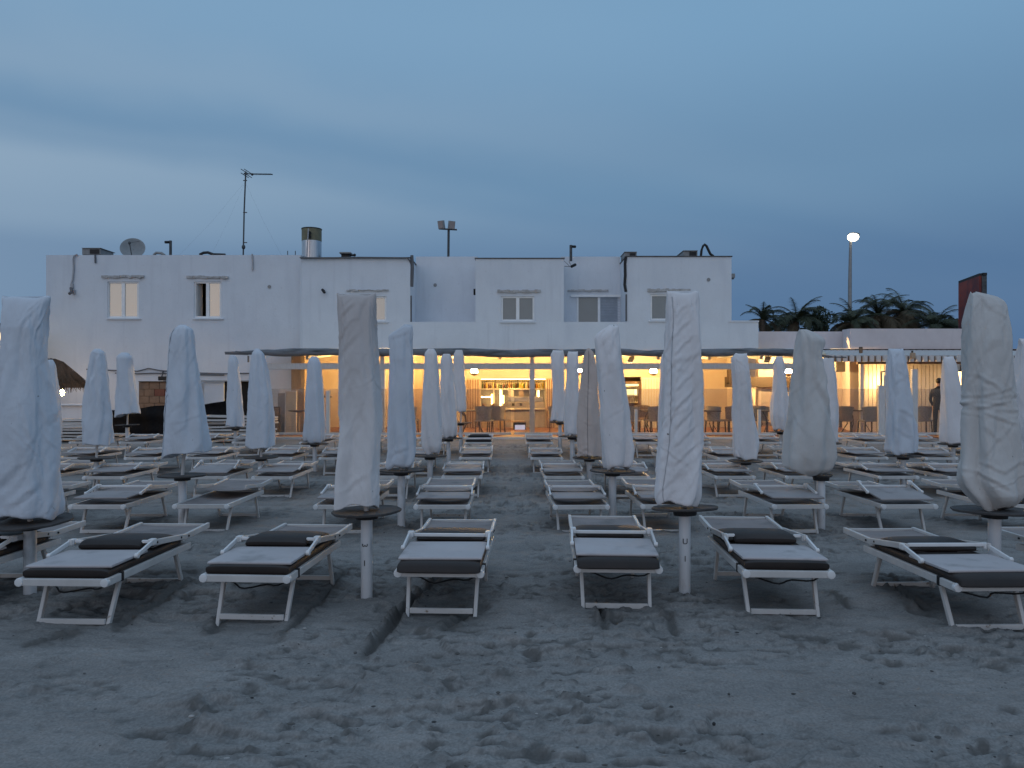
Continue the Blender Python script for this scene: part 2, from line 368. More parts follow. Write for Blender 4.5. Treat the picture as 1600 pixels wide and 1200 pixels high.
    co = np.stack([X, Y, Z], -1).reshape(-1, 3).astype(np.float32)
    i = np.arange((ny - 1) * (nx - 1)); r, c = i // (nx - 1), i % (nx - 1)
    q = np.stack([r * nx + c, r * nx + c + 1, (r + 1) * nx + c + 1, (r + 1) * nx + c], -1).astype(np.int32)
    me = bpy.data.meshes.new('sand_ground')
    me.vertices.add(len(co)); me.vertices.foreach_set('co', co.ravel())
    me.loops.add(q.size); me.loops.foreach_set('vertex_index', q.ravel())
    me.polygons.add(len(q)); me.polygons.foreach_set('loop_start', np.arange(0, q.size, 4, dtype=np.int32)); me.polygons.foreach_set('loop_total', np.full(len(q), 4, np.int32))
    me.update()
    at = me.attributes.new('damp_shade', 'FLOAT', 'POINT'); at.data.foreach_set('value', np.clip(damp_shade * near, 0, 1).astype(np.float32).ravel())  # sand darkening: moist disturbed sand plus shade painted in dents and under loungers
    me.polygons.foreach_set('use_smooth', np.ones(len(q), bool))
    o = bpy.data.objects.new('sand_ground', me); COL.objects.link(o); tag(o, kind='structure')
    m, nt, b, out = new_mat('sand'); N, L = nt.nodes, nt.links
    b.inputs['Roughness'].default_value = .95; b.inputs['Specular IOR Level'].default_value = .1
    tc = N.new('ShaderNodeTexCoord')
    def noise(sc, det, st=(1, 1, 1), ro=.6):
        mp = N.new('ShaderNodeMapping'); mp.inputs['Scale'].default_value = st; L.new(tc.outputs['Object'], mp.inputs[0])
        n = N.new('ShaderNodeTexNoise'); n.inputs['Scale'].default_value = sc; n.inputs['Detail'].default_value = det; n.inputs['Roughness'].default_value = ro
        L.new(mp.outputs[0], n.inputs['Vector']); return n.outputs['Fac']
    def ramp(f, lo, hi, c0, c1):
        r = N.new('ShaderNodeValToRGB'); e = r.color_ramp.elements; e[0].position = lo; e[1].position = hi; e[0].color = (*c0, 1); e[1].color = (*c1, 1)
        L.new(f, r.inputs[0]); return r.outputs[0]
    def mixc(f, a, bcol, mode='MIX'):
        x = N.new('ShaderNodeMix'); x.data_type = 'RGBA'; x.blend_type = mode
        if isinstance(f, float): x.inputs[0].default_value = f
        else: L.new(f, x.inputs[0])
        for s, k in ((a, 6), (bcol, 7)):
            if isinstance(s, tuple): x.inputs[k].default_value = (*s, 1)
            else: L.new(s, x.inputs[k])
        return x.outputs[2]
    base = ramp(noise(.9, 8, (1, 2.2, 1)), .3, .7, (.215, .208, .20), (.295, .287, .276))
    grain = ramp(noise(70, 4), .3, .7, (.72, .72, .72), (1.12, 1.12, 1.12))
    c = mixc(1.0, base, grain, 'MULTIPLY')
    c = mixc(ramp(noise(7, 7, (1, 2.4, 1), .7), .56, .68, (0, 0, 0), (.55, .55, .55)), c, (.145, .138, .13))
    c = mixc(ramp(noise(30, 3, (1, 1.6, 1)), .69, .73, (0, 0, 0), (.85, .85, .85)), c, (.045, .042, .04))
    c = mixc(ramp(noise(58, 2), .76, .79, (0, 0, 0), (.8, .8, .8)), c, (.42, .41, .39))
    an = N.new('ShaderNodeAttribute'); an.attribute_name = 'damp_shade'; an.attribute_type = 'GEOMETRY'
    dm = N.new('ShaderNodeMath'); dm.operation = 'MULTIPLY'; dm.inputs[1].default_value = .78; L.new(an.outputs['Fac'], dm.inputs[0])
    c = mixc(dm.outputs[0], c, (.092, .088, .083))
    L.new(c, b.inputs['Base Color'])
    b1 = N.new('ShaderNodeBump'); b1.inputs['Strength'].default_value = .55; b1.inputs['Distance'].default_value = .012; L.new(noise(38, 6, (1, 1.3, 1), .65), b1.inputs['Height'])
    b2 = N.new('ShaderNodeBump'); b2.inputs['Strength'].default_value = .35; b2.inputs['Distance'].default_value = .004; L.new(noise(190, 3), b2.inputs['Height'])
    L.new(b1.outputs[0], b2.inputs['Normal']); L.new(b2.outputs[0], b.inputs['Normal'])
    me.materials.append(m)

# ------------------------------------------------------------------ sun loungers
def soft_pad(path, w, t, n=20, e=.45):
    rings = []
    for i, (y, z, tt) in enumerate(path):
        y0, z0, _ = path[max(i - 1, 0)]; y1, z1, _ = path[min(i + 1, len(path) - 1)]
        d = Vector((0, y1 - y0, z1 - z0)).normalized(); nrm = Vector((0, -d.z, d.y))
        ring = []
        for k in range(n):
            a = 2 * math.pi * k / n; ca, sa = math.cos(a), math.sin(a)
            u = math.copysign(abs(ca) ** e, ca) * w / 2 * (1 if tt > .5 else .9 + .2 * tt); v = math.copysign(abs(sa) ** e, sa) * t / 2 * tt
            ring.append(Vector((u, y, z)) + nrm * v)
        rings.append(ring)
    return rings

def make_lounger(kind):
    root = thing('sun_lounger', (0, 0, 0), 'x', 'sun lounger', 'sun loungers set out in rows on the sand')
    fr = MB()
    for s in (-1, 1): fr.bar((s * .29, -.015, .318), (s * .29, 1.16, .318), .028, .05)
    fr.bar((-.274, 0, .318), (.274, 0, .318), .03, .047)
    fr.bar((-.274, 1.14, .318), (.274, 1.14, .318), .026, .04)
    fo = fr.build('frame', 'whitepaint', root, bevel=.005)
    for s in (-1, 1):
        c = MB(); c.tube([(s * .285, -.022, .318), (s * .285, .012, .318)], .028, 12)
        c.build('corner_cap', 'plastic', fo, bevel=.006, smooth=True)
    for s in (-1, 1):
        for (ty, by) in ((.24, .09), (1.0, 1.17)):
            g = MB(); g.bar((s * .248, ty, .308), (s * .236, by, -.05), .026, .032, up=(0, 1, 0))
            g.build('leg', 'whitepaint', root, bevel=.005)
    for by in (.102, 1.158):
        g = MB(); g.bar((-.222, by, .03), (.222, by, .03), .022, .036); g.build('stretcher', 'whitepaint', root, bevel=.004)
    # bed fabric, slightly sagging
    b = MB(); nx, ny = 6, 14; vs = []
    for j in range(ny + 1):
        for i in range(nx + 1):
            u = i / nx; y = .02 + 1.1 * j / ny
            vs.append((-.272 + .544 * u, y, .334 - .03 * (1 - (2 * u - 1) ** 2) * (.5 + .5 * math.sin(math.pi * j / ny))))
    b.add(vs, [(j * (nx + 1) + i, j * (nx + 1) + i + 1, (j + 1) * (nx + 1) + i + 1, (j + 1) * (nx + 1) + i) for j in range(ny) for i in range(nx)])
    b.build('bed_fabric', 'sling', root, smooth=True)
    # raised far section with its own rails
    up = MB()
    for s in (-1, 1):
        up.bar((s * .296, .54, .462), (s * .296, 1.06, .40), .022, .042)
        up.bar((s * .290, 1.02, .392), (s * .290, 1.51, .402), .026, .046)
    up.bar((-.276, 1.50, .400), (.276, 1.50, .400), .024, .03)
    bf = up.build('back_frame', 'whitepaint', root, bevel=.005)
    if kind in ('roll', 'pad'):
        for s in (-1, 1):
            for (by, bz) in ((.62, .452), (.99, .408), (1.12, .394)):
                g = MB(); g.tube([(s * .300, by, bz), (s * .3105, by, bz)], .0085, 8); g.build('bolt', 'darkplastic', bf)
    f2 = MB(); vs = []
    for j in range(9):
        for i in range(nx + 1):
            u = i / nx; t = j / 8
            vs.append((-.278 + .556 * u, .62 + .88 * t, (.405 if t < .42 else .396 + (t - .42) * .015) + (.02 * (.42 - t) if t < .42 else 0) - .012 * (1 - (2 * u - 1) ** 2)))
    f2.add(vs, [(j * 7 + i, j * 7 + i + 1, (j + 1) * 7 + i + 1, (j + 1) * 7 + i) for j in range(8) for i in range(6)])
    f2.build('back_fabric', 'sling', bf, smooth=True)
    if kind != 'bare':
        ho = MB(); rings = soft_pad([(.055, .404, .3), (.06, .404, .9), (.075, .405, 1), (.2, .407, 1), (.35, .409, 1), (.50, .412, 1), (.515, .412, .9), (.52, .412, .3)], .585, .022, n=24, e=.25)
        ho.loft(rings); h = ho.build('hood', 'hood' if kind in ('roll', 'pad') else 'hood_grey', root, smooth=True)
        if kind == 'tilted': h.rotation_euler.x = R(7); h.location = (0, .02, -.02)
        for s in (-1, 1):
            a = MB(); a.bar((s * .31, .34, .418), (s * .306, .575, .474), .016, .03); a.tube([(s * .298, .335, .417), (s * .325, .335, .417)], .019, 10)
            a.build('hood_arm', 'plastic', h, bevel=.004)
            hg = MB(); hg.box(s * .296 - .022, s * .296 + .022, .545, .60, .446, .49); hg.build('hinge', 'plastic', h, bevel=.008)
        hb = MB()
        if kind == 'roll':
            hb.bar((-.274, .57, .468), (-.22, .57, .468), .022, .022); hb.build('hinge_stub', 'plastic', root, bevel=.005); hb = MB(); hb.bar((.274, .57, .468), (.22, .57, .468), .022, .022)
        else: hb.bar((-.274, .575, .468), (.274, .575, .468), .024, .024)
        hb.build('hinge_stub' if kind == 'roll' else 'hinge_bar', 'plastic', root, bevel=.005)
    if kind in ('roll', 'pad'):
        z = .358
        path = [(.022, z + .004, .3), (.024, z + .005, .85), (.034, z + .006, 1), (.2, z + .006, 1), (.6, z + .01, 1), (.9, z + .012, 1), (1.02, z + .02, .9), (1.06, z + .02, .3)] if kind == 'roll' else [(-.030, z - .026, .3), (-.036, z - .02, .8), (-.030, z - .006, 1.0), (-.01, z + .002, 1.05), (.2, z + .006, 1), (.6, z + .01, 1), (.9, z + .012, 1), (1.02, z + .02, .9), (1.06, z + .02, .3)]
        mm = MB(); mm.loft(soft_pad(path, .575, .070, n=28, e=.42)); mo = mm.build('mattress', 'mattress', root, smooth=True)
        pl = MB(); pl.loft(soft_pad([(.62, .42, .2), (.64, .424, .8), (.70, .430, 1), (.80, .434, 1), (.92, .43, .95), (.98, .42, .6), (1.0, .412, .2)], .53, .062, n=28, e=.55)); pl.build('head_pillow', 'mattress', mo, smooth=True)
        if kind == 'roll':
            rl = MB(); rl.loft(soft_pad([(.525, .428, .3), (.53, .432, .85), (.565, .450, 1), (.605, .458, .9), (.61, .456, .3)], .46, .062, n=24, e=.5)); rl.build('mattress_roll', 'mattress', mo, smooth=True)
        sg = MB(); sg.tube([(-.235 + .47 * k / 12, .12 + .05 * math.sin(k), .272 - .042 * math.sin(math.pi * k / 12) ** .8) for k in range(13)], .006, 6); sg.build('sagging_strap', 'darkplastic', root, smooth=True)
        for s in (-1, 1):
            st = MB(); st.box(s * .29 - .018, s * .29 + .018, .15, .178, .287, .351); st.build('strap', 'darkplastic', root, bevel=.003)
    return root

protos = {}
def place_lounger(kind, x, y, rz, label, dz=0):
    if kind not in protos: o = protos[kind] = make_lounger(kind)
    else: o = copy_thing(protos[kind])
    o.location = (x, y, float(gbase(y + .5)) + dz); o.rotation_euler = (0, 0, rz)
    for ch in o.children:
        st = ch.name.split('.')[0]
        if st == 'hood' and kind != 'tilted': ch.rotation_euler = (R(random.uniform(-1.6, 1.6)), R(random.uniform(-.6, .6)), R(random.uniform(-.8, .8)))
        if st == 'back_frame':
            a_ = R(random.uniform(-.8, 2.2)); ch.rotation_euler.x = a_; ch.location = (0, .54 - (.54 * math.cos(a_) - .46 * math.sin(a_)), .46 - (.54 * math.sin(a_) + .46 * math.cos(a_)))
    o['label'] = label
    c, s = math.cos(rz), math.sin(rz)
    for lx in (-.236, .236):
        for ly in (.09, 1.17): FEET.append((x + lx * c - ly * s, y + lx * s + ly * c, .07))
    return o
FEET = []
ORD = ['first', 'second', 'third', 'fourth', 'fifth', 'sixth', 'seventh', 'eighth', 'ninth']
ROWW = ['front row', 'second row', 'third row', 'fourth row', 'fifth and last row']
rows = [
  (4.95, [(-4.08, 'roll', -.02, 5.0), (-2.94, 'roll', -.03, 4.84), (-1.78, 'roll', -.06, 4.94), (-.50, 'pad', -.04, 5.08), (.745, 'pad', -.045, 5.2), (1.89, 'roll', -.05, 5.06), (3.12, 'pad', .02, 4.72), (4.36, 'pad', .01, 4.78)]),
  (8.10, [(-5.75, 'grey', .02), (-4.54, 'grey', .015), (-3.42, 'bare', .0), (-1.86, 'grey', -.02), (-.765, 'grey', .0), (.757, 'grey', .03), (1.72, 'grey', .0), (3.16, 'grey', .02), (4.36, 'tilted', .01), (5.62, 'grey', -.01)]),
  (11.2, [(-7.3, 'grey', .0), (-6.17, 'grey', .02), (-4.62, 'tilted', .01), (-3.62, 'grey', .0), (-1.86, 'grey', .0), (-.76, 'grey', .01), (.79, 'grey', .02), (1.78, 'grey', -.01), (3.38, 'grey', .0), (4.46, 'grey', .02), (5.86, 'grey', .01), (6.9, 'grey', .0), (8.1, 'grey', .0)]),
  (14.05, [(-9.55, 'grey', .0), (-8.35, 'grey', .0), (-7.05, 'grey', .02), (-5.92, 'grey', .01), (-4.48, 'grey', .0), (-3.36, 'grey', .0), (-1.80, 'grey', .01), (-.70, 'grey', .0), (.66, 'grey', .01), (1.74, 'grey', .0), (3.16, 'grey', -.02), (4.2, 'grey', .0), (5.70, 'grey', .02), (6.85, 'grey', .0), (8.15, 'grey', .0), (9.25, 'grey', .02)]),
  (16.75, [(-9.75, 'grey', .0), (-8.6, 'grey', .0), (-7.2, 'grey', .0), (-6.05, 'grey', .02), (-4.5, 'grey', .0), (-3.4, 'grey', .0), (-1.8, 'grey', .0), (-.76, 'roll', .0), (.62, 'grey', .0), (1.66, 'grey', .0), (3.1, 'grey', .05), (4.2, 'grey', .0), (5.8, 'grey', .0), (6.9, 'grey', .03), (8.3, 'grey', .0), (9.4, 'grey', .0), (10.8, 'grey', .0)]),
]
LOOK = {'roll': 'sun lounger with dark brown mattress roll', 'pad': 'sun lounger with dark brown mattress', 'grey': 'grey canvas sun lounger', 'bare': 'hoodless grey sun lounger', 'tilted': 'grey lounger with tilted sunshade'}
for ri, (D, items) in enumerate(rows):
    nl = [x for x, *_ in items if x < 0]; nr = [x for x, *_ in items if x > 0]
    for (x, k, rz, *own) in items:
        i = (len(nl) - 1 - nl.index(x)) if x < 0 else nr.index(x)
        lab = f"{LOOK[k]}, {ROWW[ri]}, {ORD[i]} {'left' if x < 0 else 'right'} of the aisle"
        yy = own[0] if own else D + random.uniform(-.05, .05)
        place_lounger(k, x, yy, rz, lab)

# loungers piled up flat beside the pergola
def make_flat():
    root = thing('stacked_lounger', (0, 0, 0), 'x', 'sun lounger', 'folded loungers in the two piles')
    f = MB()
    for s in (-1, 1): f.bar((-.95, s * .28, .04), (.95, s * .28, .04), .04, .05)
    for x in (-.94, .3, .94): f.bar((x, -.265, .04), (x, .265, .04), .03, .045)
    f.build('frame', 'whitepaint', root, bevel=.004)
    g = MB(); g.box(-.92, .92, -.262, .262, .045, .055); g.build('bed_fabric', 'sling', root)
    l = MB()
    for x in (-.6, .6): l.bar((x, -.24, .0), (x + .25, -.24, .012), .02, .02); l.bar((x, .24, 0), (x + .25, .24, .012), .02, .02)
    l.build('leg_frame', 'darkplastic', root)
    return root
fp = make_flat(); first = True
for (px_, D, n, words_) in ((372, 20.3, 8, 'the pergola end'), (112, 20.6, 7, 'the thatched parasol')):
    for k in range(n):
        o = fp if first else copy_thing(fp); first = False
        o.location = (PX(px_, D) + random.uniform(-.1, .1), D + random.uniform(-.05, .05), float(gbase(D)) + .05 + k * .088)
        o.rotation_euler = (R(random.uniform(-1, 1)), R(random.uniform(-1.5, 1.5)), R(random.uniform(-4, 4)))
        o['label'] = f"folded white lounger, {ORD[k] if k else 'bottom one'} {'from the ground ' if k else ''}in the pile by {words_}"

# ------------------------------------------------------------------ closed parasols
def make_cover(rows_, D, xc, style, seed, hi, root, material, ties=(), folds=(), seam=None, hem=0):
    rs = np.random.RandomState(seed)
    ys = np.array([r[0] for r in rows_], float); xl = np.array([r[1] for r in rows_], float); xr = np.array([r[2] for r in rows_], float)
    nt, nz = (144, 190) if hi == 2 else ((88, 110) if hi == 1 else (48, 56))
    t = np.linspace(0, 1, nz); 
    yy = ys[0] + (ys[-1] - ys[0]) * (t + .10 * np.sin(2 * np.pi * t) / (2 * np.pi) * -1)
    L_ = np.interp(yy, ys, xl); R_ = np.interp(yy, ys, xr)
    k = max(2, nz // 45); ker = np.ones(2 * k + 1) / (2 * k + 1)
    def sm(a):
        p = np.pad(a, k, mode='reflect', reflect_type='odd'); q = np.convolve(p, ker, 'valid')
        f = np.clip((yy - ys[0]) / 14, 0, 1) if style == 'bag' else 1
        return a * (1 - f) + q * f
    L_, R_ = sm(L_), sm(R_)
    cx = ((L_ + R_) / 2 - 800) * D / F; hw = (R_ - L_) / 2 * D / F
    z = CH + (HZ - yy) * D / F
    top = z[0]
    if style == 'bag': dp = np.minimum(hw * .8, .012 + .62 * hw.max() * np.sqrt(np.clip((top - z) / .45, 0, 1)))
    else: dp = hw * .86
    th = np.linspace(0, 2 * np.pi, nt, endpoint=False)
    T, Zg = np.meshgrid(th, z); CX = cx[:, None]; HW = hw[:, None]; DP = dp[:, None]
    e = .72 if style == 'bag' else .85
    ct, st = np.cos(T), np.sin(T)
    ux = np.sign(ct) * np.abs(ct) ** e; uy = np.sign(st) * np.abs(st) ** e
    down = (top - Zg) / (top - z[-1])
    # creases: slanted lines that end, each a sharp pull in the cloth
    sc = hw.mean() / .14
    disp = np.zeros_like(T)
    ang = np.arctan2(uy * DP, ux * HW) 
    nf = 80 if hi == 2 else (40 if hi == 1 else 16)
    lean = 1 if seed % 3 else -1; amp = .0085
    for i in range(nf):
        t0 = rs.uniform(0, 2 * np.pi); z0 = top - rs.uniform(0, 1) ** (1.25 if style == 'bag' else 1) * (top - z[-1])
        slope = (1 if rs.rand() < .8 else -1) * rs.uniform(.5, 1.8) * lean; ln = rs.uniform(.08, .30); w = rs.uniform(.010, .030)
        if rs.rand() < .45: slope *= rs.uniform(3, 8); ln *= 1.6
        d = (T - t0 + np.pi) % (2 * np.pi) - np.pi; u = d * hw.mean(); v = Zg - z0
        nrm = math.hypot(1, slope); along = (u + slope * v) / nrm
        dist = (v - slope * u) / nrm + .22 * ln * (along / ln) ** 2 * rs.uniform(-1, 1) + .004 * vnoise(along * 25, along * 0 + i)
        env = np.exp(-(along / ln) ** 2); w = w * (.55 + .9 * (along / ln + 1).clip(0, 2) / 2)
        disp += rs.uniform(.3, 1) * env * amp * (dist / w) * np.exp(-(dist / w) ** 2)
    for q in range(3):
        f = rs.randint(3, 8); disp += (.006 + .007 * down) * np.sin(f * T + rs.uniform(0, 6) + 1.8 * np.sin(Zg * rs.uniform(1.5, 4) + rs.uniform(0, 6))) * (.5 + .5 * down)
    ca, sa = np.cos(T), np.sin(T)
    disp += .007 * fbm(ca * 1.6 + seed, sa * 1.6, Zg * 2.2, 3) + .0035 * fbm(ca * 5 + seed + Zg * 4 * lean, sa * 5, Zg * 6, 3)
    for (ty, depth) in ties:
        tz = CH + (HZ - ty) * D / F
        for j in range(5):
            o_ = rs.uniform(-.09, .09) if j else 0; a_ = rs.uniform(-.07, .07)
            msk = np.clip(.35 + .9 * fbm(ca * 1.3 + j * 7, sa * 1.3, 3.0, 2), 0, 1)
            disp += msk * -depth * (1 if j == 0 else .6) * np.exp(-((Zg - tz - o_ - a_ * np.sin(T + j)) / .013) ** 2) + msk * depth * .6 * np.exp(-((Zg - tz - o_ - .026 - a_ * np.sin(T + j)) / .014) ** 2)
    if folds:
        fx = 800 + (CX + ux * HW) * F / D; fy = HZ - (Zg - CH) * F / D; front = np.clip(-st * 4, 0, 1)
        for (x0, y0, x1, y1, am, wd) in folds:
            ex, ey = x1 - x0, y1 - y0; ln = math.hypot(ex, ey); tt = ((fx - x0) * ex + (fy - y0) * ey) / ln ** 2
            dd = ((fx - x0) * ey - (fy - y0) * ex) / ln + 1.2 * vnoise(tt * 5, tt * 0 + x0)
            en = np.clip(tt * 4 + .4, 0, 1) * np.clip((1 - tt) * 4 + .4, 0, 1)
            disp += front * en * am * .66 * (dd / wd) * np.exp(-(dd / wd) ** 2)
    if seam is not None:
        dth = (T - seam + np.pi) % (2 * np.pi) - np.pi
        disp += -.006 * np.exp(-(dth / .05) ** 2) + .0045 * np.exp(-(np.abs(dth) / .28) ** 2) * np.sin(Zg * 75 + np.sign(dth) * 1.2 + seed) * (.4 + .6 * vnoise(Zg * 6, T * 0))
    edge = np.clip((top - Zg) / .10, 0, 1) if style == 'bag' else np.clip((top - Zg) / .05, .15, 1)
    disp *= edge * min(1.25, max(.75, sc))
    # hem sways
    Z2 = Zg + hem * ux * down ** 6 + (down ** 14) * (.018 * np.sin(T * 2 + seed) + .01 * np.sin(T * 5 + seed))
    if style == 'bag': Z2 = Z2 + np.exp(-(top - Zg) / .03) * (.012 * np.abs(ct) ** 2 + .006 * np.sin(5 * T + seed))
    X = CX + ux * HW + ct * disp; Y = D + uy * DP + st * disp
    rings = np.stack([X, Y, Z2], -1)
    mb = MB()
    vs = rings.reshape(-1, 3); fs = []
    for i in range(nz - 1):
        for j in range(nt):
            a, b = i * nt + j, i * nt + (j + 1) % nt
            fs.append((a, b, b + nt, a + nt))
    # closed crown and a hem turned in under the cloth
    inner = rings[-1] * 1; inner[:, 0] = cx[-1] + (inner[:, 0] - cx[-1]) * .35; inner[:, 1] = D + (inner[:, 1] - D) * .35; inner[:, 2] += .05
    vs = np.concatenate([vs, inner]); n0 = nz * nt
    for j in range(nt): fs.append(((nz - 1) * nt + j, (nz - 1) * nt + (j + 1) % nt, n0 + (j + 1) % nt, n0 + j))
    fs.append(tuple(range(nt))[::-1])
    mb.v = [tuple(v) for v in vs]; mb.f = fs
    o = W(mb, 'cover', material, root)
    for f in o.data.polygons: f.use_smooth = True
    if seam is not None:
        j = int(round(seam / (2 * np.pi) * nt)) % nt; sv = []; i0 = int(nz * .03)
        for i in range(i0, nz):
            c = rings[i, j]; nx_ = rings[i, (j + 1) % nt] - rings[i, (j - 1) % nt]; nx_ = nx_ / np.linalg.norm(nx_); out_ = np.array([math.cos(th[j]), math.sin(th[j]), 0]) * .0045
            sv += [tuple(c + out_ - nx_ * .0035), tuple(c + out_ + nx_ * .0035)]
        b2 = MB(); b2.add(sv, [(2 * i, 2 * i + 1, 2 * i + 3, 2 * i + 2) for i in range(nz - i0 - 1)])
        so_ = W(b2, 'seam', 'cablewhite' if hi == 2 else 'cablegrey', root)
    return o

def text_mesh(s, size, name, material, parent, loc, rot, ext=.001, mirror=False):
    cu = bpy.data.curves.new(name, 'FONT'); cu.body = s; cu.size = size; cu.extrude = ext; cu.align_x = 'CENTER'; cu.align_y = 'CENTER'
    t = bpy.data.objects.new(name, cu); COL.objects.link(t)
    dg = bpy.context.evaluated_depsgraph_get(); me = bpy.data.meshes.new_from_object(t.evaluated_get(dg))
    COL.objects.unlink(t); bpy.data.objects.remove(t)
    mt = Euler(rot).to_matrix().to_4x4()
    if mirror: mt = mt @ Matrix.Scale(-1, 4, (1, 0, 0))
    me.transform(mt)
    me.name = name; me.materials.clear(); me.materials.append(M[material])
    o = bpy.data.objects.new(name, me); COL.objects.link(o); o.location = loc; o.parent = parent
    return o

def parasol(D, pole_px, rows_, style, material, hi, label, tray_y=None, num=None, seed=1, ties=(), tilt=(0, 0), gap=0, tray_r=.26, folds=(), seam=None, hem=0):
    X0 = PX(pole_px, D); g = float(gbase(D)); root = thing('closed_parasol', (X0, D, g), label, 'parasol', 'closed parasols between the loungers')
    make_cover(rows_, D, X0, style, seed, hi, root, material, ties, folds, seam, hem)
    yb = rows_[-1][0]; zb = PZ(yb, D) - g
    zt = (PZ(tray_y, D) - g) if tray_y else zb - .02
    zt = min(zt, zb + .01)
    top = PZ(rows_[0][0], D) - g
    xm = ((rows_[-1][1] + rows_[-1][2]) / 2 - pole_px) * D / F; xt = ((rows_[0][1] + rows_[0][2]) / 2 - pole_px) * D / F
    p = MB(); p.tube([(0, 0, -.3), (0, 0, zt - .02)], .045, 20); p.build('ground_sleeve', 'pvc', root, bevel=.004, smooth=True)
    q = MB(); q.tube([(0, 0, zt - .02), (xm * .8, 0, zb + .2), (xt, 0, top - .08)], .019, 10); q.build('pole', 'whitepaint', root, smooth=True)
    rng = random.Random(seed)
    tr = MB(); n = 24; ring = lambda r, z: [Vector((r * math.cos(2 * math.pi * k / n) / max(abs(math.cos(((2 * math.pi * k / n + .39) % .785) - .39)), .9), r * math.sin(2 * math.pi * k / n) / max(abs(math.cos(((2 * math.pi * k / n + .39) % .785) - .39)), .9), z + .004 * math.sin(2 * math.pi * k / n + seed))) for k in range(n)]
    tr.loft([ring(.05, 0), ring(tray_r * .98, -.001), ring(tray_r, .003), ring(tray_r, .015), ring(tray_r * .985, .018), ring(tray_r * .95, .013), ring(.05, .012)])
    t = tr.build('tray_table', 'tray', root, smooth=True); t.location = (0, 0, zt - .022); t.rotation_euler = (R(tilt[0]), R(tilt[1]), rng.uniform(0, 3))
    hb = MB(); hb.lathe([(.06, -.052), (.088, -.048), (.094, -.006), (.07, -.002)], n=20); hb.build('hub', 'darkplastic', t, smooth=True)
    if num:
        for (s, zz, rot) in num:
            text_mesh(s, .062, 'number_mark', 'darkplastic', root, (-.008, -.0462, zz), (R(90), R(rot), 0))
    FEET.append((X0, D, .09))
    return root

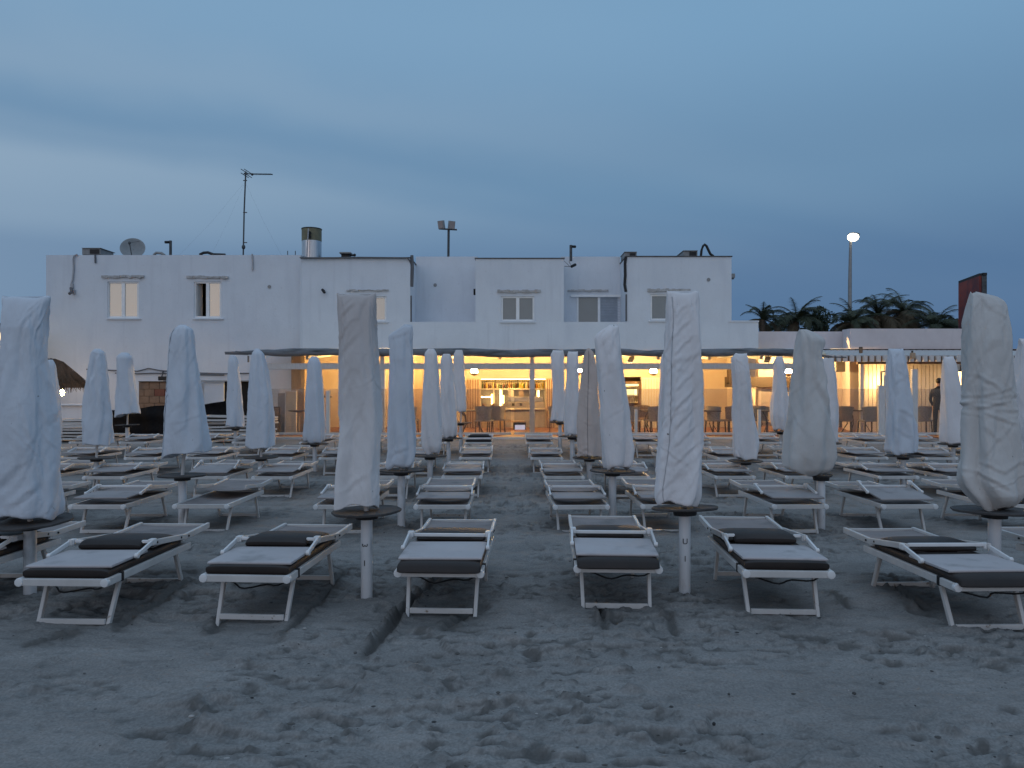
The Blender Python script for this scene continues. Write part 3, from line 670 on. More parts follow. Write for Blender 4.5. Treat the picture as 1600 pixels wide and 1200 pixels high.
U = [
 # distance, pole column, outline rows, style, cloth, detail, label, ...
 dict(D=5.72, pole_px=47, rows_=[(465, 4, 79), (470, 4, 79), (484, 7, 75), (508, 9, 70), (560, 5, 70), (620, -1, 77), (690, -5, 84), (760, -9, 89), (788, -7, 90), (800, 0, 88), (807, 6, 84)], style='bag', material='cover_blue', hi=2, label='bluish white parasol cover with two dark spots, front row, farthest left', tray_y=812, seed=11, tilt=(0, -4), tray_r=.29, folds=((60, 480, 72, 540, .016, 5), (35, 500, 22, 640, .014, 8), (50, 560, 40, 730, .014, 9), (20, 760, 55, 720, .03, 7), (40, 790, 78, 755, .02, 6))),
 dict(D=5.74, pole_px=573, rows_=[(461, 526, 588), (468, 527, 588), (487, 529, 586), (530, 532, 588), (570, 531, 590), (620, 530, 594), (660, 531, 597), (700, 532, 595), (740, 531, 592), (775, 530, 592), (790, 530, 591)], style='bag', material='cover_stained', hi=2, label='creased flat topped white parasol cover, front row, just left of the central aisle', tray_y=796, seed=23, num=(('3', .38, 90), ('1', .24, 0)), tilt=(0, 1), folds=((533, 500, 560, 470, .014, 4), (534, 530, 556, 500, .014, 4), (533, 560, 566, 520, .012, 5), (540, 480, 552, 466, .012, 3), (534, 610, 556, 575, .012, 5), (575, 480, 583, 640, .012, 5), (560, 560, 556, 780, .010, 7), (538, 700, 570, 650, .01, 7), (540, 770, 575, 740, .012, 5))),
 dict(D=5.78, pole_px=1070, rows_=[(457, 1042, 1091), (463, 1042, 1092), (500, 1042, 1093), (560, 1037, 1094), (620, 1035, 1095), (680, 1033, 1095), (730, 1027, 1095), (765, 1022, 1093), (778, 1023, 1090), (786, 1027, 1084)], style='bag', material='cover_white', hi=2, label='tall white parasol cover with puckered side seam, front row, just right of the central aisle', tray_y=791, seed=37, num=(('U', .40, 0), ('1', .265, 0)), tilt=(0, 4), tray_r=.25, seam=4.02, folds=tuple((1050, 500 + 27 * k + (k * 37) % 9, 1050 + 24 + (k * 53) % 17, 474 + 27 * k, .011 + .004 * ((k * 7) % 3), 3.5) for k in range(10)) + ((1084, 470, 1088, 760, .014, 5), (1030, 700, 1070, 640, .016, 6))),
 dict(D=5.72, pole_px=1554, rows_=[(459, 1516, 1524), (465, 1515, 1560), (474, 1513, 1571), (500, 1509, 1572), (560, 1508, 1575), (610, 1508, 1577), (625, 1508, 1576), (640, 1509, 1578), (680, 1509, 1582), (715, 1508, 1587), (740, 1503, 1588), (756, 1506, 1589), (772, 1516, 1589), (784, 1527, 1586), (793, 1536, 1574)], style='bag', material='cover_grey', hi=2, label='beige grey parasol cover pinched at its waist and bulging below, front row, far right', tray_y=795, seed=41, ties=((623, .007), (648, .004)), tilt=(0, 2), tray_r=.29, folds=((1511, 586, 1548, 612, .018, 4), (1510, 640, 1560, 628, .016, 3.5), (1520, 645, 1572, 662, .016, 4), (1512, 560, 1530, 500, .014, 5), (1520, 665, 1545, 690, .012, 5), (1504, 733, 1556, 762, .022, 4), (1515, 722, 1548, 735, .014, 4), (1545, 740, 1588, 720, .014, 5), (1530, 480, 1560, 500, .01, 5))),
 dict(D=8.55, pole_px=285, rows_=[(508, 281, 290), (512, 275, 298), (525, 268, 301), (560, 264, 305), (600, 262, 312), (640, 260, 317), (680, 259, 322), (700, 258, 324), (709, 258, 324)], hem=.042, style='round', material='cover_blue', hi=1, label='smooth round topped parasol cover spreading at its hem, second row, left side', tray_y=741, seed=5, seam=3.95, folds=((292, 530, 300, 690, .012, 6), (275, 600, 272, 700, .01, 6))),
 dict(D=8.6, pole_px=627, rows_=[(509, 632, 644), (517, 618, 645), (524, 606, 645), (535, 608, 644), (570, 611, 645), (620, 608, 646), (680, 606, 648), (710, 607, 648), (724, 604, 645), (731, 608, 638)], style='bag', material='cover_blue', hi=1, label='smooth parasol cover with slanting pointed top, second row, just left of the aisle', tray_y=733, seed=61, folds=((614, 530, 640, 520, .012, 4), (628, 530, 622, 700, .012, 5), (608, 712, 640, 700, .016, 4))),
 dict(D=8.75, pole_px=957, rows_=[(509, 954, 967), (516, 940, 968), (526, 929, 969), (540, 930, 970), (580, 934, 974), (640, 937, 981), (700, 941, 986), (724, 943, 985), (731, 946, 980)], style='bag', material='cover_white', hi=1, label='white parasol cover with torn slanting top, second row, just right of the aisle', tray_y=734, seed=67, folds=((936, 545, 958, 515, .016, 4), (946, 560, 962, 520, .014, 4), (955, 560, 962, 700, .012, 5))),
 dict(D=8.6, pole_px=1283, rows_=[(515, 1249, 1260), (522, 1247, 1276), (532, 1245, 1287), (560, 1241, 1283), (600, 1238, 1290), (640, 1235, 1295), (680, 1230, 1299), (715, 1226, 1299), (734, 1228, 1291), (740, 1250, 1284)], style='round', material='cover_grey', hi=1, label='grey draped parasol cloth folded over at its peak, second row, right side', tray_y=741, seed=71, tray_r=.12, folds=((1257, 518, 1264, 592, .045, 5), (1264, 590, 1294, 650, .04, 5), (1250, 540, 1246, 640, .012, 6), (1275, 545, 1287, 600, -.02, 6), (1240, 700, 1262, 735, .015, 6))),
 dict(D=8.6, pole_px=1618, rows_=[(531, 1592, 1606), (540, 1594, 1630), (570, 1590, 1638), (610, 1584, 1642), (660, 1586, 1647), (705, 1589, 1648), (722, 1595, 1642)], style='bag', material='cover_white', hi=1, label='parasol cover cut by the right edge of the picture, second row', seed=73),
 dict(D=11.75, pole_px=151, rows_=[(545, 149, 156), (550, 143, 162), (570, 140, 166), (620, 136, 170), (660, 133, 173), (688, 132, 172), (694, 132, 172)], style='round', material='cover_blue', hi=1, label='blue grey parasol cover with knotted top, third row, next to the thatched parasol', tray_y=714, seed=81, folds=((157, 552, 149, 598, .03, 3), (151, 556, 163, 640, .03, 3.5), (146, 600, 142, 680, .015, 4))),
 dict(D=11.8, pole_px=408, rows_=[(545, 399, 404), (552, 394, 411), (580, 390, 418), (620, 388, 424), (660, 386, 427), (690, 385, 428), (698, 385, 428)], style='round', material='cover_blue', hi=1, label='parasol cover with black cord at its hem, third row, before the pergola end', tray_y=713, seed=83, folds=((410, 560, 416, 640, .03, 4), (400, 560, 394, 650, .015, 4), (405, 610, 404, 690, .015, 4))),
 dict(D=11.8, pole_px=672, rows_=[(545, 669, 678), (552, 664, 682), (600, 661, 686), (640, 659, 688), (680, 660, 690), (698, 662, 689), (708, 668, 685)], style='round', material='cover_white', hi=1, label='slim white parasol cover with crumpled hem, third row, just left of the aisle', tray_y=711, seed=85),
 dict(D=11.8, pole_px=921, rows_=[(544, 918, 921), (551, 914, 927), (580, 909, 933), (620, 905, 935), (660, 902, 937), (700, 902, 939), (712, 902, 939)], style='round', material='cover_beige', hi=1, label='pinkish beige parasol cover with dark zip line, third row, right of the aisle', tray_y=714, seed=87, seam=4.55),
 dict(D=11.8, pole_px=1165, rows_=[(553, 1149, 1167), (560, 1143, 1168), (600, 1146, 1172), (640, 1146, 1177), (690, 1146, 1183), (710, 1147, 1182), (716, 1150, 1180)], style='bag', material='cover_white', hi=1, label='white parasol cover with brown stained hem, third row, beside the tallest right parasol', tray_y=719, seed=89),
 dict(D=11.8, pole_px=1411, rows_=[(546, 1388, 1411), (560, 1387, 1413), (600, 1386, 1419), (640, 1386, 1424), (690, 1386, 1430), (704, 1385, 1430), (708, 1390, 1428)], style='bag', material='cover_blue', hi=1, label='square topped pale parasol cover, third row, in front of the slatted screen', tray_y=711, seed=91, folds=((1394, 600, 1412, 588, .015, 4), (1398, 640, 1420, 652, .02, 4), (1392, 668, 1416, 684, .018, 4), (1400, 560, 1396, 690, .012, 5))),
 dict(D=14.6, pole_px=75, rows_=[(562, 76, 82), (568, 70, 86), (610, 63, 91), (650, 60, 93), (682, 58, 93)], style='round', material='cover_blue', hi=0, label='parasol cover mostly hidden behind the farthest left front cover', seed=93),
 dict(D=14.6, pole_px=492, rows_=[(557, 487, 495), (562, 482, 499), (580, 480, 502), (620, 478, 505), (660, 476, 507), (685, 474, 507), (691, 478, 505)], style='round', material='cover_blue', hi=0, label='parasol cover with flap folded at its top, fourth row, before the white post', tray_y=692, seed=95),
 dict(D=14.6, pole_px=701, rows_=[(553, 693, 703), (560, 689, 706), (600, 688, 710), (640, 688, 713), (670, 690, 714), (683, 694, 711)], style='round', material='cover_white', hi=0, label='parasol cover, fourth row, middle one of three close together left of the bar', tray_y=684, seed=97),
 dict(D=14.6, pole_px=894, rows_=[(550, 888, 903), (556, 886, 903), (600, 885, 904), (640, 883, 906), (672, 882, 908), (680, 884, 905)], style='bag', material='cover_white', hi=0, label='narrow wrinkled white parasol cover, fourth row, touching the beige one', tray_y=681, seed=99),
 dict(D=14.6, pole_px=1292, rows_=[(560, 1282, 1301), (575, 1280, 1304), (620, 1280, 1308), (660, 1280, 1310), (690, 1282, 1309)], style='round', material='cover_white', hi=0, label='parasol cover half hidden behind the grey draped cloth, fourth row', tray_y=691, seed=101),
 dict(D=14.6, pole_px=1489, rows_=[(558, 1476, 1489), (565, 1473, 1492), (600, 1472, 1497), (640, 1472, 1502), (680, 1472, 1503), (692, 1474, 1501)], style='bag', material='cover_white', hi=0, label='wrinkled white parasol cover, fourth row, beside the standing dark figure', tray_y=693, seed=103),
 dict(D=17.6, pole_px=199, rows_=[(551, 190, 199), (557, 183, 206), (600, 184, 210), (640, 183, 217), (648, 182, 218)], hem=.05, style='round', material='cover_blue', hi=0, label='short parasol cover in the last row, before the stone block panel', tray_y=663, seed=105),
 dict(D=17.6, pole_px=368, rows_=[(555, 361, 367), (562, 357, 371), (600, 356, 376), (650, 355, 380), (666, 354, 381)], style='round', material='cover_blue', hi=0, label='slim parasol cover in the last row, before the pile of folded loungers', tray_y=668, seed=107),
 dict(D=17.6, pole_px=720, rows_=[(547, 712, 722), (555, 708, 724), (600, 709, 727), (640, 712, 729), (643, 714, 728)], style='round', material='cover_white', hi=0, label='shortest parasol cover in the last row, beside the bar opening left of the aisle', tray_y=660, seed=109),
 dict(D=17.6, pole_px=875, rows_=[(548, 864, 880), (555, 860, 881), (600, 864, 882), (645, 863, 884), (658, 862, 882)], style='bag', material='cover_white', hi=0, label='parasol cover in the last row, first one right of the aisle, before the white column', tray_y=659, seed=113),
 dict(D=17.6, pole_px=1042, rows_=[(553, 1035, 1046), (565, 1032, 1050), (620, 1030, 1053), (680, 1030, 1054)], style='round', material='cover_white', hi=0, label='parasol cover peeping out behind the tall front cover right of the aisle', seed=117),
 dict(D=17.6, pole_px=1220, rows_=[(557, 1214, 1222), (563, 1210, 1224), (600, 1208, 1228), (650, 1205, 1233), (672, 1210, 1230)], style='round', material='cover_white', hi=0, label='slim twisted parasol cover in the last row, before the lit board', tray_y=674, seed=119),
]
for u in U: parasol(**u)
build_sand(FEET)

# a scatter of pebbles and scraps on the sand
rs = random.Random(3)
pm = MB()
for i in range(330):
    d = rs.uniform(2.6, 8.5); x = rs.uniform(-.74, .74) * d; r = rs.choice((.003, .004, .005, .006, .008, .011)) * rs.uniform(.7, 1.2)
    pm.sphere((x, d, float(gbase(d)) + .012 * math.sin(i)), r, 6, (rs.uniform(.7, 2.4), rs.uniform(.7, 1.6), rs.uniform(.3, .7)))
tag(pm.build('pebbles', mat('pebble', (.09, .085, .08), (.03, .03, .03), rough=.8, scale=2.0, contrast=(.45, .55)), smooth=True), 'dark pebbles and bits of seaweed scattered over the grey sand', 'pebbles', kind='stuff')

pm = MB()
for i in range(46):
    d = rs.uniform(2.7, 8.5); x = rs.uniform(-.74, .74) * d; r = rs.choice((.003, .004, .005, .007))
    pm.sphere((x, d, float(gbase(d)) + .014), r, 6, (rs.uniform(.8, 2.2), rs.uniform(.7, 1.4), rs.uniform(.3, .6)))
(hx, hy) = gnd(476, 985); pm.sphere((hx, hy, .008), .013, 8, (1.1, .8, .6)); (hx, hy) = gnd(299, 1122); pm.sphere((hx, hy, .008), .012, 8, (1.3, .8, .6))
tag(pm.build('shells', mat('shell', (.42, .40, .38), (.26, .25, .24), rough=.6, scale=9), smooth=True), 'small pale shells and scraps lying on the foreground sand', 'shells', kind='stuff')

# ------------------------------------------------------------------ main building
D0, D1, DR, DB = 25.5, 25.85, 27.0, 27.3
B = root_at('beach_house', (0, D0, 0), 'long white two storey flat roofed building with lit ground floor veranda', 'building')
lw = MB()                                  # the older wing with two windows, plain down to the ground
def wall_with_holes(mb, x0, y0, x1, y1, D, depth, holes):
    xs = sorted({x0, x1, *[h[0] for h in holes], *[h[2] for h in holes]}); ys = sorted({y0, y1, *[h[1] for h in holes], *[h[3] for h in holes]})
    for i in range(len(xs) - 1):
        run = None
        for j in range(len(ys) - 1):
            cx, cy = (xs[i] + xs[i + 1]) / 2, (ys[j] + ys[j + 1]) / 2
            solid = not any(h[0] < cx < h[2] and h[1] < cy < h[3] for h in holes)
            if solid: run = (run[0], ys[j + 1]) if run else (ys[j], ys[j + 1])
            if (not solid or j == len(ys) - 2) and run:
                mb.pbox(xs[i], run[0], xs[i + 1], run[1], D, depth); run = None
WL = [(168, 440, 217, 497), (303, 440, 346, 497)]
wall_with_holes(lw, 72, 398.5, 470, 690, D1, .3, WL)
W(lw, 'wall', 'plaster', B)
lw2 = MB(); a = D1 + .3
lw2.box(PX(72, D1), PX(72, D1) + .3, a, a + 5, 0, PZ(399, D1)); lw2.box(PX(72, D1) + .3, PX(470, D1), a + 4.7, a + 5, 0, PZ(399, D1)); W(lw2, 'wall', 'plaster', B)
rf = MB(); rf.box(PX(72, D1) + .3, PX(470, D1), a, a + 4.7, PZ(401, D1) - .1, PZ(401, D1)); W(rf, 'roof', 'roofgrey', B)
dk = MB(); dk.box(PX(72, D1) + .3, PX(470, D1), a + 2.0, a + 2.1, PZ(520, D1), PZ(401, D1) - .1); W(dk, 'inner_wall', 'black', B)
# the newer wing: upper boxes with terraces between them, over a plain band
sec = [((470, 403.5, 641, 503), [(560, 463, 604, 502.9)]), ((743, 404.5, 881, 503), [(783, 463, 835, 502.9)]), ((979, 401.5, 1143, 503), [(1016, 460, 1053, 501)])]
for (x0, y0, x1, y1), holes in sec:
    w = MB(); wall_with_holes(w, x0, y0, x1, y1, D0, .3, holes)
    w.box(PX(x0, D0), PX(x0, D0) + .28, D0 + .3, D0 + 6, PZ(y1, D0), PZ(y0, D0)); w.box(PX(x1, D0) - .28, PX(x1, D0), D0 + .3, D0 + 6, PZ(y1, D0), PZ(y0, D0))
    W(w, 'wall', 'plaster', B)
    r = MB(); r.box(PX(x0, D0) - .03, PX(x1, D0) + .03, D0 - .04, D0 + 6, PZ(y0, D0) + .004, PZ(y0, D0) + .036); W(r, 'roof_edge', 'roofgrey', B, bevel=.012)
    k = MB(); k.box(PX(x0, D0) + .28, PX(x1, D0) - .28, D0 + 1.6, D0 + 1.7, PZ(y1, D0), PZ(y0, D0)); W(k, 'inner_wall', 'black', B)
band = MB(); band.pbox(470, 503, 1185, 556, D0, .3); W(band, 'wall', 'plaster', B)
bk = MB(); bk.box(PX(1143, D0), PX(1185, D0), D0 + .3, D0 + 5, PZ(556, D0), PZ(503, D0)); W(bk, 'terrace_side', 'plaster', B)
bl = MB(); bl.pbox(1139, 500.8, 1186, 502.9, D0 - .03, .36); W(bl, 'parapet_cap', 'plaster', B)
for (x0, x1, y0) in ((641, 743, 401), (881, 979, 401)):
    w = MB()
    X0, X1 = PX(x0, D0), PX(x1, D0)
    holes = [] if x0 == 641 else [(901 + 1, 462, 978 - 7, 512)]
    if holes:
        hx0, hx1 = PX(901, DR), PX(965, DR); ht = PZ(463, DR)
        w.box(X0, hx0, DR, DR + .2, PZ(506, D0), PZ(y0, DR)); w.box(hx1, X1, DR, DR + .2, PZ(506, D0), PZ(y0, DR)); w.box(hx0, hx1, DR, DR + .2, ht, PZ(y0, DR))
    else: w.box(X0, X1, DR, DR + .2, PZ(506, D0), PZ(y0, DR))
    W(w, 'recess_wall', 'plaster', B)
    fl = MB(); fl.box(X0, X1, D0 + .3, DR + .2, PZ(512, D0), PZ(507, D0)); W(fl, 'terrace_floor', 'plaster', B)
    rr = MB(); rr.box(X0, X1, DR + .2, DR + 4, PZ(y0, DR) - .2, PZ(y0, DR) - .05); W(rr, 'roof', 'roofgrey', B)

def window(x0, y0, x1, y1, D, panes, glass, sill=True, lintel=None, inset=.045):
    f = MB(); d = D + inset; t = 2.8
    f.pbox(x0, y0, x0 + t, y1, d, .07); f.pbox(x1 - t, y0, x1, y1, d, .07); f.pbox(x0 + t, y0, x1 - t, y0 + t, d, .07); f.pbox(x0 + t, y1 - t, x1 - t, y1, d, .07)
    if panes == 2: m = (x0 + x1) / 2; f.pbox(m - 2.6, y0 + t, m + 2.6, y1 - t, d, .065)
    fo = W(f, 'window', 'window_white', B, bevel=.006)
    spans = [(x0 + t, (x0 + x1) / 2 - 2.6), ((x0 + x1) / 2 + 2.6, x1 - t)] if panes == 2 else [(x0 + t, x1 - t)]
    for i, (a, b) in enumerate(spans):
        if glass == 'open' and i == 0:
            s = MB(); pa = P(a, y0 + t, d); w_ = (b - a) * d / F
            s.bar((pa.x + .02, d + .04, PZ((y0 + y1) / 2, d)), (pa.x + .10, d + w_ - .05, PZ((y0 + y1) / 2, d)), .035, (y1 - y0 - 2 * t) * d / F)
            q = W(s, 'open_sash', 'whitewood', B); q['label'] = 'open casement swung into the dark room'; continue
        g = MB(); g.pbox(a - .2, y0 + t - .2, b + .2, y1 - t + .2, d + .03, .012)
        g.v = [(v[0], v[1], v[2]) for v in g.v]
        off = B.location; g.v = [(v[0] - off.x, v[1] - off.y, v[2] - off.z) for v in g.v]
        g.build('pane', {'dim': 'window_dim', 'mid': 'window_mid'}.get(glass, 'window_glass'), fo)
    if sill: s = MB(); s.pbox(x0 - 2.5, y1 + .1, x1 + 2.5, y1 + 2.2, D - .06, .3); W(s, 'sill', 'plaster', B, bevel=.008)
    if lintel:
        lx0, ly0, lx1, ly1 = lintel
        s = MB(); n = 14
        for k in range(n):
            a, b = lx0 + (lx1 - lx0) * k / n, lx0 + (lx1 - lx0) * (k + 1) / n
            s.pbox(a, ly0 + random.uniform(-.8, .8), b, ly1 + random.uniform(-1.2, .8), D - random.uniform(.05, .085), .1)
        W(s, 'lintel_ledge', mat('ledge', (.52, .515, .515), (.36, .35, .345), rough=.9, scale=7, detail=8, bump=.5), B)
window(168, 440, 217, 497, D1, 2, 'bright', lintel=(158, 430, 224, 434))
window(303, 440, 346, 497, D1, 2, 'open', lintel=(291, 431, 356, 435))
window(560, 463, 604, 502, D0, 2, 'mid', lintel=(541, 452.5, 607, 454.5))
window(783, 463, 835, 502, D0, 2, 'dim', lintel=(777, 453, 845, 457))
window(1016, 460, 1053, 500.5, D0, 1, 'dim', lintel=(1012, 451, 1079, 455.5))
# sliding terrace door with louvred half
f = MB(); d = DR - .02
for (x0, x1) in ((901, 904), (934, 938), (969, 972)): f.pbox(x0, 464, x1, 507, d, .09)
f.pbox(892, 460.5, 977, 464, d - .08, .18)
sd = W(f, 'terrace_door', 'window_white', B, bevel=.006)
g = MB(); g.pbox(904, 464, 934, 507, d + .05, .012); off = B.location; g.v = [(v[0] - off.x, v[1] - off.y, v[2] - off.z) for v in g.v]; g.build('pane', 'window_dim', sd)
g = MB()
for k in range(17):
    y = 464.8 + k * 2.5; a = P(938, y, d + .03); b = P(969, y, d + .03)
    g.bar((a.x, a.y, a.z), (b.x, b.y, b.z), .012, .052, up=(0, -.5, .86))
g.pbox(938, 464, 969, 507, d + .08, .01)
g.v = [(v[0] - off.x, v[1] - off.y, v[2] - off.z) for v in g.v]; g.build('louvre_shutter', mat('louvre', (.48, .53, .60), (.42, .47, .53), rough=.6), sd)
g = MB()
for k in range(12): g.pbox(887 + k * 5.3, 452.5 + random.uniform(-.6, .6), 887 + (k + 1) * 5.3, 455.5 + random.uniform(-.8, .6), DR - random.uniform(.04, .08), .1)
W(g, 'lintel_ledge', MATS['ledge'], B)
# round vents, small fittings of the facade
for (x, y, D, r) in ((421, 448, D1, 2.7), (680, 445.5, DR, 2.7), (1107, 437, D0, 2.8)):
    v = MB(); p = P(x, y, D); v.tube([(p.x, D - .02, p.z), (p.x, D + .02, p.z)], r * D / F, 14); W(v, 'round_vent', 'acgrey', B)
p = P(742, 455.5, D0); v = MB(); v.tube([(p.x - .05, D0 + .12, p.z), (p.x + .02, D0 + .12, p.z)], .11, 14); W(v, 'round_vent', 'black', B)
# plaster seams and stains where older walls meet
s = MB(); s.pbox(469.2, 404, 470.6, 548, D0 - .012, .3); W(s, 'wall_joint', 'plaster', B)
# ground floor set back behind the pergola
GF = PZ(690, DB)
s = MB(); s.pbox(470, 556, 476, 692, D0 + .02, DB - D0); W(s, 'side_pillar', 'woodpale', B)
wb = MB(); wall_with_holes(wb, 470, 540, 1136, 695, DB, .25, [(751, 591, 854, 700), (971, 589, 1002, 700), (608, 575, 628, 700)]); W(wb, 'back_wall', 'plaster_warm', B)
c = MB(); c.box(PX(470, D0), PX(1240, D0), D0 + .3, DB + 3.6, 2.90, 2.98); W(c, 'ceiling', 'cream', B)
c = MB(); c.box(PX(1197, D0), PX(1345, D0), 25.3, 26.59, 2.885, 2.95); W(c, 'ceiling', 'plaster', B)  # added plate that stops lamp light leaking up onto the low wing
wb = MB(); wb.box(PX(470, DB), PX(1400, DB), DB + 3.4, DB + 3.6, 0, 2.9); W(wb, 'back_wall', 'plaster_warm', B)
wb = MB(); wb.box(PX(720, DB) - .1, PX(720, DB), DB + .26, DB + 3.4, 0, 2.9); W(wb, 'partition', 'plaster_warm', B); wb = MB(); wb.box(PX(1136, DB), PX(1136, DB) + .15, DB - 1.2, DB + 3.4, 0, 2.9); W(wb, 'partition', 'plaster_warm', B)
fl = MB(); fl.box(PX(415, 21.9), PX(1345, 21.9), 21.75, DB + 3.4, -.3, .155); W(fl, 'veranda_floor', 'tile', B)
kb = MB(); kb.box(PX(415, 21.6), PX(1345, 21.6), 21.6, 21.75, -.3, .16); W(kb, 'floor_kerb', 'plaster', B, bevel=.01)
for (x0, x1, D) in ((648, 660, 25.9), (455, 474, 25.6)):
    s = MB(); s.pbox(x0, 556, x1, 692, D, .35); W(s, 'pillar', 'woodpale', B)
s = MB(); s.pbox(1136, 589, 1246, 605, 26.2, .3); W(s, 'dark_beam', 'brown', B)
s = MB(); s.pbox(1139, 577, 1150, 598, 25.9, .25); W(s, 'dark_shelf', 'brown', B)
s = MB(); s.pbox(1118, 606, 1246, 692, 28.2, .2); W(s, 'back_wall', 'board', B)

# text seen in reverse on the lit wall
bd = root_at('wall_sign', P(1205, 638, 27.9), 'white lit board with thin dark lettering seen in reverse', 'sign')
g = MB(); g.pbox(1172, 612, 1238, 660, 28.05, .08); W(g, 'panel', 'board', bd, bevel=.005)
text_mesh('CHIOUA', .34, 'lettering', 'letters', bd, P(1196, 638.5, 28.03) - bd.location, (R(90), 0, 0), mirror=True)

# ------------------------------------------------------------------ pergola
PG = root_at('pergola', (PX(800, 22), 22, 0), 'long flat veranda pergola with grey canvas edge and white front beam', 'pergola')
r = MB()
rf0, rf1 = (PX(415, 22.0), PX(1262, 22.0))
r.add([(rf0, 21.9, 2.56), (rf1, 21.9, 2.56), (rf1, 25.46, 2.84), (rf0, 25.46, 2.84), (rf0, 21.9, 2.60), (rf1, 21.9, 2.60), (rf1, 25.46, 2.88), (rf0, 25.46, 2.88)], [(0, 1, 2, 3), (7, 6, 5, 4), (0, 4, 5, 1), (1, 5, 6, 2), (2, 6, 7, 3), (3, 7, 4, 0)])
r.v = [(x * (25.46 / 21.9 if y > 25 else 1) + (.5 if x > 0 else 0), y, z) for x, y, z in r.v]
W(r, 'roof_sheet', 'cream', PG)
for x in (478, 545, 612, 700, 781, 868, 948, 1030, 1110, 1192, 1250):
    b = MB(); X = PX(x, 22); b.bar((X, 22.12, 2.50), (X, 25.45, 2.765), .09, .11); W(b, 'rafter', 'whitewood', PG, bevel=.006)
# rolled canvas along the edge: lumpy long strip
rings = []; n = 10; xs = np.linspace(PX(351, 21.8), PX(1243, 21.8), 150)
for i, X in enumerate(xs):
    e = min(1, (X - xs[0]) / 1.9); hh = (.03 + .078 * e) * (1 + .14 * float(vnoise(np.array(X * 1.3), np.array(2.0)))); zc = 2.635 + .03 * float(vnoise(np.array(X * .7), np.array(7.0))) + .02 * (1 - e)
    rings.append([Vector((X, 21.84 + .10 * math.cos(2 * math.pi * k / n) * (.4 + .6 * e), zc + hh * math.sin(2 * math.pi * k / n) + .012 * float(vnoise(np.array(X * 4 + k), np.array(k * 1.7))))) for k in range(n)])
cr = MB(); cr.loft(rings); W(cr, 'canvas_roll', 'canvas', PG, smooth=True)
fr = MB(); fr.box(PX(409, 22), PX(1262, 22), 22.0, 22.10, PZ(577, 22), PZ(567.5, 22)); W(fr, 'front_beam', 'whitewood', PG, bevel=.01)
for x in (410, 597, 831.5, 1060, 1252):
    c = MB(); c.box(PX(x - 4, 22), PX(x + 4, 22), 22.005, 22.14, .1, PZ(577, 22) - .002); W(c, 'column', 'whitewood', PG, bevel=.01)
    c = MB(); c.box(PX(x - 3, 22), PX(x + 3, 22), 22.01, 22.09, PZ(567.5, 22) + .002, 2.55); W(c, 'short_post', 'whitewood', PG)
st = MB(); st.bar(P(352, 553, 21.7), P(388, 554, 21.7), .05, .035); st.bar(P(368, 549, 21.7), P(392, 552, 21.7), .03, .025); st.bar(P(388, 556, 21.72), P(388, 566, 21.72), .04, .04); W(st, 'roof_stick', 'cablegrey', PG)
st = MB(); st.bar(P(1240, 556, 21.6), P(1322, 558.5, 21.6), .06, .035); st.bar(P(1262, 553, 21.6), P(1300, 557, 21.6), .04, .03); W(st, 'roof_stick', 'cablegrey', PG)

def lamp(px_, py_, D, r, label, name='ceiling_lamp', m='bulb', drop=.10, base='plastic', bowl=True):
    p = P(px_, py_, D); o = root_at(name, p, label, 'lamp', None)
    b = MB(); b.lathe([(.03, r * .8 + drop), (.09, r * .8 + drop - .01), (.09, r * .8 + drop - .035), (.03, r * .8)], p, 14); W(b, 'lamp_base', base, o, smooth=True)
    g = MB(); g.sphere(p, r, 12); W(g, 'bulb', m, o, smooth=True)
    if bowl:
        q = r * 1.35; g = MB(); g.lathe([(.02, -q * .98), (q * .55, -q * .84), (q * .88, -q * .52), (q, -q * .22), (q * .96, -q * .22), (q * .84, -q * .46), (q * .52, -q * .79), (.02, -q * .92)], p, 18); W(g, 'bowl', 'cream', o, smooth=True)
    return o
lamp(741, 580.5, 24.6, .11, 'glowing ceiling lamp above the slatted shutters left of the bar opening')
lamp(1021, 580.5, 24.6, .11, 'glowing ceiling lamp above the white slatted shutter')
lamp(905, 580, 24.6, .09, 'glowing ceiling lamp hidden between two parasol covers right of the white column')
lamp(1232, 581.5, 24.8, .11, 'brightest ceiling lamp at the right end of the veranda')
lamp(590, 580, 25.2, .09, 'glowing ceiling lamp behind the tall flat topped cover')
lamp(478, 584, 26.4, .06, 'small glowing lamp by the brown pillar', m='bulb_soft')
lamp(1190, 611, 27.5, .07, 'low lamp lighting the white board', m='bulb_soft', bowl=False)
lamp(1216, 572, 27.0, .07, 'lamp over the dark beam', m='bulb_soft')
lamp(800, 587, 27.9, .07, 'added lamp hidden behind the bar lintel', m='bulb_soft', bowl=False)  # unseen lamp, added to brighten the bar interior
lamp(985, 571, 26.6, .05, 'small lamp in front of the drinks cooler', m='bulb_soft')
# spotlights on the beam
for i, (x, y) in enumerate(((986, 562), (1199, 562), (620, 563))):
    p = P(x, y, 22.2); o = root_at('spotlight', p, ['unlit grey spotlight on the beam above the drinks cooler', 'unlit grey spotlight on the beam above the dark beam end', 'unlit spotlight on the beam behind the slanting topped cover'][i], 'lamp')
    g = MB(); g.bar(p + Vector((-.04, -.06, -.06)), p + Vector((.05, .06, .08)), .16, .07); W(g, 'housing', 'acgrey', o, bevel=.01)
    g = MB(); g.bar(p + Vector((.05, .06, .03)), p + Vector((.05, .06, .20)), .03, .03); W(g, 'bracket', 'metal', o)

